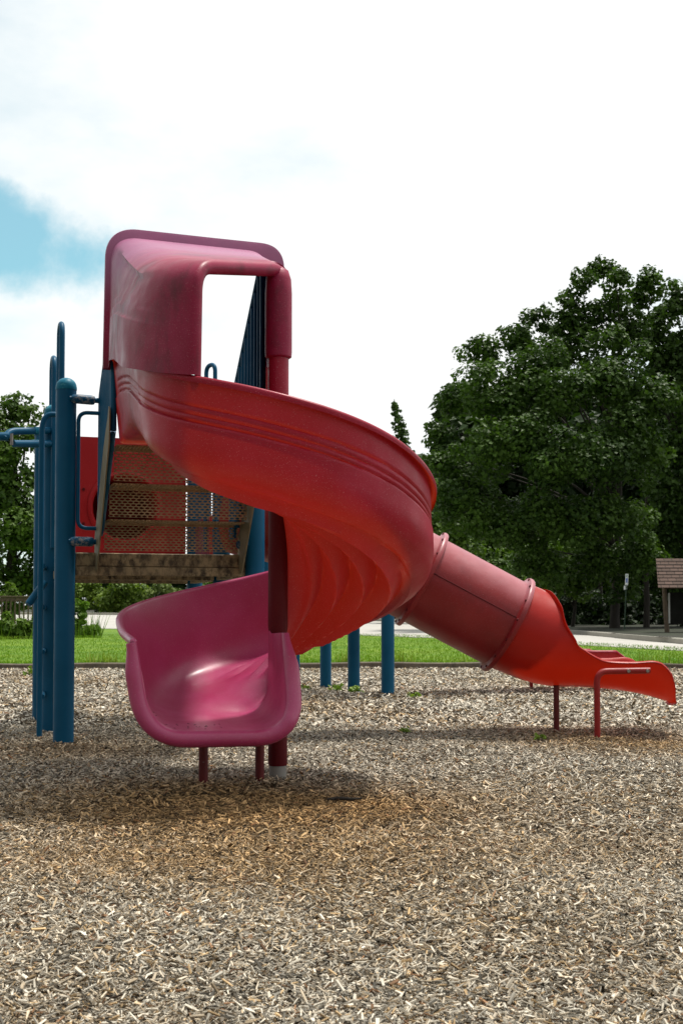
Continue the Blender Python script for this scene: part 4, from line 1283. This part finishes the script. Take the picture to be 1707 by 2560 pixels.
for lab, L, D, lo, hi in BU:
    p = px(L[0][0], 1540, D)
    tree('shrub', lab, 'shrub', lob(L, D), (p.x, p.y, p.z), .24, lo, hi, .9, 'shrubs beyond the road', trunk_r=.06, sub=9, trunk=True)
# tree line behind the shrubs (low)
rows_l = [(x + RNG.uniform(-15, 15), y + RNG.uniform(-8, 8), RNG.uniform(28, 40)) for x in np.arange(150, 1100, 40) for y in (1445, 1480, 1515)]
lb = lob(rows_l, 125)
V, Fq, Cc = leaves([np.array(c) for c, r in lb], [r for c, r in lb], [420] * len(lb), .42, (.010, .026, .006), (.04, .08, .015), shell=.2)
tag(np_mesh('treeline', V, Fq, M['leaf'], Cc), 'low dark line of trees beyond the shrubs', 'treeline', kind='stuff')

# ------------------------------------------------------------------ fence, plants by it
f0, f1 = px(-140, 1590, 37), px(100, 1592, 39)
fen = thing('wooden_fence', f0, 'weathered wooden railing with thin pickets at the left edge', 'fence')
fd = (f1 - f0); fz = min(f0.z, f1.z); fu = Vector((fd.x, fd.y, 0)).normalized(); fnn = Vector((-fu.y, fu.x, 0)); fl_ = Vector((fd.x, fd.y, 0)).length
fb = Vector((f0.x, f0.y, fz))
MB().box(fb + fu * fl_ / 2 + Z * 1.255, fu * fl_ / 2, fnn * .07, Z * .02, .004).build('top_rail', M['fencewood'], fen)
MB().box(fb + fu * fl_ / 2 + Z * 1.165, fu * fl_ / 2, fnn * .02, Z * .066, .004).build('top_board', M['fencewood'], fen)
MB().box(fb + fu * fl_ / 2 + Z * .30 + fnn * .0, fu * fl_ / 2, fnn * .02, Z * .05, .004).build('bottom_rail', M['fencewood'], fen)
k = 0
x = .05
while x < fl_:
    MB().box(fb + fu * x - fnn * .04 + Z * .68, fu * .02, fnn * .018, Z * .47).build('picket', M['fencewood'], fen, smooth=False)
    x += .146
for x in (.02, fl_ - .05):
    MB().box(fb + fu * x + fnn * .07 + Z * .6, fu * .045, fnn * .045, Z * .62, .005).build('fence_post', M['fencewood'], fen)

def clump_plant(name, lab, L, D, leaf, lo, hi, dens=.8):
    p = px(L[0][0], 1596, D)
    t = thing(name, (p.x, p.y, p.z), lab, 'plant', 'weeds growing by the fence')
    lb = lob(L, D)
    cen, rad = [], []
    for c, r in lb:
        for _ in range(7):
            d = RNG.normal(size=3); d /= np.linalg.norm(d)
            cen.append(np.array(c) + d * r * .7); rad.append(r * RNG.uniform(.35, .6))
    V, Fq, Cc = leaves(cen, rad, [int(dens * 120)] * len(cen), leaf, lo, hi, shell=.1)
    np_mesh('leaves', V, Fq, M['leaf'], Cc, t)
    # upright stems and blades
    n = 160
    xs_ = RNG.uniform(min(e[0] - e[2] for e in L), max(e[0] + e[2] for e in L), n)
    P_ = np.array([px(float(q), 1594, D + RNG.uniform(-.5, .5)) for q in xs_])
    Vb, Fb, Cb = blades(n, lambda m: (P_[:, 0], P_[:, 1], P_[:, 2] - .05), .35, 1.0, .018, np.array([lo, hi]), .35)
    np_mesh('stems', Vb, Fb, M['leaf'], Cb, t)
clump_plant('weeds_clump', 'tangle of weeds along the foot of the fence', [(10, 1560, 32), (55, 1566, 30), (95, 1570, 28), (30, 1582, 22), (80, 1584, 20), (-40, 1560, 40)], 37.5, .13, (.035, .085, .012), (.15, .24, .03))
clump_plant('weeds_clump', 'arching grassy weeds right of the corner post before the road', [(190, 1545, 30), (205, 1570, 30), (232, 1580, 20), (180, 1580, 25), (196, 1510, 22)], 38.5, .15, (.045, .10, .012), (.16, .27, .03))
clump_plant('weeds_clump', 'tall pale weeds sprouting above the fence rail', [(28, 1468, 14), (18, 1490, 16), (38, 1484, 14)], 39.5, .14, (.06, .12, .02), (.17, .26, .04), .35)

# ------------------------------------------------------------------ kiosk and parking sign
kd = 43.0
kio = thing('notice_kiosk', px(1660, 1593, kd), 'brown shingle-roofed wooden notice kiosk at the right edge', 'kiosk')
kb = px(1660, 1593, kd)
def shingle_mat():
    m, nd, lk, p, out = base_mat('brown_shingles')
    t = N(nd, 'ShaderNodeTexCoord')
    br = N(nd, 'ShaderNodeTexBrick'); br.inputs['Scale'].default_value = 1; br.inputs['Brick Width'].default_value = .28; br.inputs['Row Height'].default_value = .12; br.inputs['Mortar Size'].default_value = .012
    mpn = N(nd, 'ShaderNodeMapping'); mpn.inputs['Rotation'].default_value = (R_(90), 0, 0); lk.new(t.outputs['Object'], mpn.inputs['Vector']); lk.new(mpn.outputs[0], br.inputs['Vector'])
    br.inputs['Color1'].default_value = (.15, .095, .075, 1); br.inputs['Color2'].default_value = (.10, .065, .05, 1); br.inputs['Mortar'].default_value = (.035, .025, .02, 1)
    lk.new(br.outputs['Color'], p.inputs['Base Color']); p.inputs['Roughness'].default_value = .9
    return m
rl, rb, rt = px(1631, 1471, kd), px(1631, 1474, kd), px(1640, 1397, kd)
RW = 2.9
front0 = Vector((rl.x, kd - .75, rl.z)); ridge0 = Vector((rl.x + .12, kd, rt.z)); back0 = Vector((rl.x + .5, kd + .75, rl.z))
mb = MB()
for (a, b) in ((front0, ridge0), (back0, ridge0)):
    nn = (ridge0 - a).cross(Vector((1, 0, 0))).normalized()
    if nn.z < 0: nn = -nn
    nrow = 9
    for k in range(nrow):
        p0 = a.lerp(b, k / nrow); p1_ = a.lerp(b, (k + 1.12) / nrow if k < nrow - 1 else 1)
        mb.prism([p0 + nn * .028, p1_ + nn * .012, p1_ + nn * .0, p0 + nn * .0], Vector((RW, 0, 0)))
mb.build('roof', shingle_mat(), kio, smooth=False)
for x in (kb.x + .02, kb.x + 1.95):
    MB().tube([(x + .10, kb.y, kb.z - .1), (x + .06, kb.y, kb.z + .55), (x + .03, kb.y, kb.z + 1.1), (x - .02, kb.y, rl.z + .6)], [.085, .08, .085, .08], 10).build('post', M['fencewood'], kio)
MB().box((kb.x + 1.07, kb.y, kb.z + 1.0), (.92, 0, 0), (0, .03, 0), (0, 0, .55), .008).build('notice_board', M['hub'] if False else paint('kiosk_board', (.012, .012, .010), .8, spec=.05), kio)
for x in (kb.x + .17, ):
    MB().box((x, kb.y - .04, kb.z + 1.0), (.03, 0, 0), (0, .02, 0), (0, 0, .53), .004).build('board_frame', paint('pale_frame', (.42, .42, .40), .5), kio)

sd_ = 49.0
sb = px(1560, 1586, sd_)
sgn_o = thing('parking_sign', sb, 'white accessible parking sign with blue square on a thin green pole', 'sign')
ya = R_(56)
su = Vector((math.cos(ya), math.sin(ya), 0)); snn = Vector((math.sin(ya), -math.cos(ya), 0))
top = px(1566, 1433, sd_)
MB().box((sb + top) / 2, Vector((.022, 0, 0)), Vector((0, .015, 0)), (top - sb) / 2).build('pole', paint('dark_green_post', (.03, .06, .035), .5), sgn_o)
white = paint('sign_white', (.72, .76, .74), .4)
c1s = px(1564.5, 1449, sd_) + snn * .03; c2s = px(1561, 1469.5, sd_) + snn * .03
up_s = (top - sb).normalized()
MB().box(c1s, su * .155, snn * .004, up_s * .225, .002).build('sign_plate', white, sgn_o)
MB().box(c2s, su * .155, snn * .004, up_s * .078, .002).build('lower_plate', white, sgn_o)
MB().box(c1s - up_s * .035 + snn * .006, su * .085, snn * .002, up_s * .085).build('blue_square', paint('sign_blue', (.01, .07, .42), .4), sgn_o)
mb = MB()
sc_ = c1s - up_s * .035 + snn * .0095
mb.lathe([(.0, 0), (.013, 0)], sc_ + up_s * .055, 10, snn)
mb.box(sc_ + up_s * .015 - su * .004, su * .007, snn * .0008, up_s * .03)
mb.box(sc_ - up_s * .012 + su * .015, su * .022, snn * .0008, up_s * .006)
mb.box(sc_ - up_s * .034 + su * .036, su * .006, snn * .0008, up_s * .026)
ringp = [sc_ - up_s * .03 + su * (.034 * math.cos(t)) + up_s * (.034 * math.sin(t)) for t in np.linspace(1.9, 5.6, 16)]
mb.tube(ringp, .0045, 6)
mb.build('wheelchair_symbol', white, sgn_o)
def text_mesh(txt, size, c, parent, mat):
    cu = bpy.data.curves.new('sign_lettering', 'FONT'); cu.body = txt; cu.size = size; cu.align_x = 'CENTER'; cu.align_y = 'CENTER'; cu.extrude = .001
    to = bpy.data.objects.new('lettering', cu); COL.objects.link(to)
    dg = bpy.context.evaluated_depsgraph_get()
    me = bpy.data.meshes.new_from_object(to.evaluated_get(dg))
    bpy.data.objects.remove(to)
    org = ORG[parent.name]
    for v in me.vertices:
        q = c + su * v.co.x + up_s * v.co.y + snn * v.co.z - org
        v.co = q
    me.materials.clear()
    return link_mesh('lettering', me, mat, parent)
green = paint('sign_green', (.01, .20, .06), .5)
text_mesh('RESERVED', .050, c1s + up_s * .165 + snn * .006, sgn_o, green)
text_mesh('PARKING', .050, c1s + up_s * .105 + snn * .006, sgn_o, green)

# ------------------------------------------------------------------ small things on the chips
st = thing('stick', px(865, 1990, 5.62), 'dark broken stick lying on the chips right of the slide column', 'stick')
a = px(818, 1992, 5.62); b = px(905, 1990, 5.62); a.z = float(gz(a.x, a.y)) + .028; b.z = float(gz(b.x, b.y)) + .028
mb = MB(); mb.tube([a, a.lerp(b, .3) + Z * .004, a.lerp(b, .7) - Z * .002, b], [.006, .008, .007, .004], 8)
mb.tube([a.lerp(b, .2), a.lerp(b, .1) + Vector((.0, -.03, .006))], [.005, .002], 6)
mb.build('stick_wood', M['bark'], st)
WD = [(763, 1728, 13.3, .035, 'small green weed in the chips just right of the spiral exit'), (840, 1728, 13.2, .06, 'wider pale weed in the chips between two far blue posts'), (887, 1734, 12.9, .06, 'weed at the foot of the middle far blue post'),
      (1036, 1748, 11.9, .05, 'tiny weed in the chips right of the nearest far blue post'), (1010, 1848, 8.4, .03, 'tiny sprout in the chips left of the tube slide shadow'), (1350, 1852, 8.2, .035, 'tiny sprout in the chips left of the tube slide legs'), (84, 1687, 16.5, .10, 'low weed near the edging left of the posts')]
for x_, y_, d_, r_, lab in WD:
    p = px(x_, y_, d_); p.z = float(gz(p.x, p.y)) + .01
    t = thing('weed', p, lab, 'weed', 'weeds sprouting in the chips')
    n = 26
    ang_ = RNG.uniform(0, 2 * np.pi, n); rr = r_ * RNG.uniform(.3, 1.4, n)
    cen = [np.array(p) + np.array([math.cos(a_) * q, math.sin(a_) * q, .015 + RNG.uniform(0, r_ * .9)]) for a_, q in zip(ang_, rr)]
    V, Fq, Cc = leaves(cen, [.01] * n, [3] * n, r_ * .6, (.12, .22, .03), (.26, .36, .07))
    np_mesh('leaves', V, Fq, M['leaf'], Cc, t)
# bits of leaf and bark lying in the spiral's exit
n = 26
Vv, Ff, k = [], [], 0
o_, er, tn = frame(452.6)
for i in range(n):
    s = RNG.uniform(352.6 + 55, 352.6 + 97)
    pr2 = chute_profile(s)
    j = int(RNG.uniform(.30, .62) * len(pr2))
    o2, e2, t2 = frame(s)
    c = o2 + e2 * pr2[j][0] + Z * (pr2[j][1] + .004)
    a_ = RNG.uniform(0, 6.28); l = RNG.uniform(.004, .012); w2 = l * .4
    d1 = Vector((math.cos(a_), math.sin(a_), .1)) * l; d2 = Vector((-math.sin(a_), math.cos(a_), .1)) * w2
    Vv += [c - d1, c + d2 + Z * .002, c + d1, c - d2 + Z * .002]; Ff.append([k, k + 1, k + 2, k + 3]); k += 4
deb = np_mesh('leaf_litter', np.array([tuple(q) for q in Vv]), np.array(Ff), M['bark'])
tag(deb, 'dark crumbs of bark and leaf lying in the magenta exit', 'litter', kind='stuff')
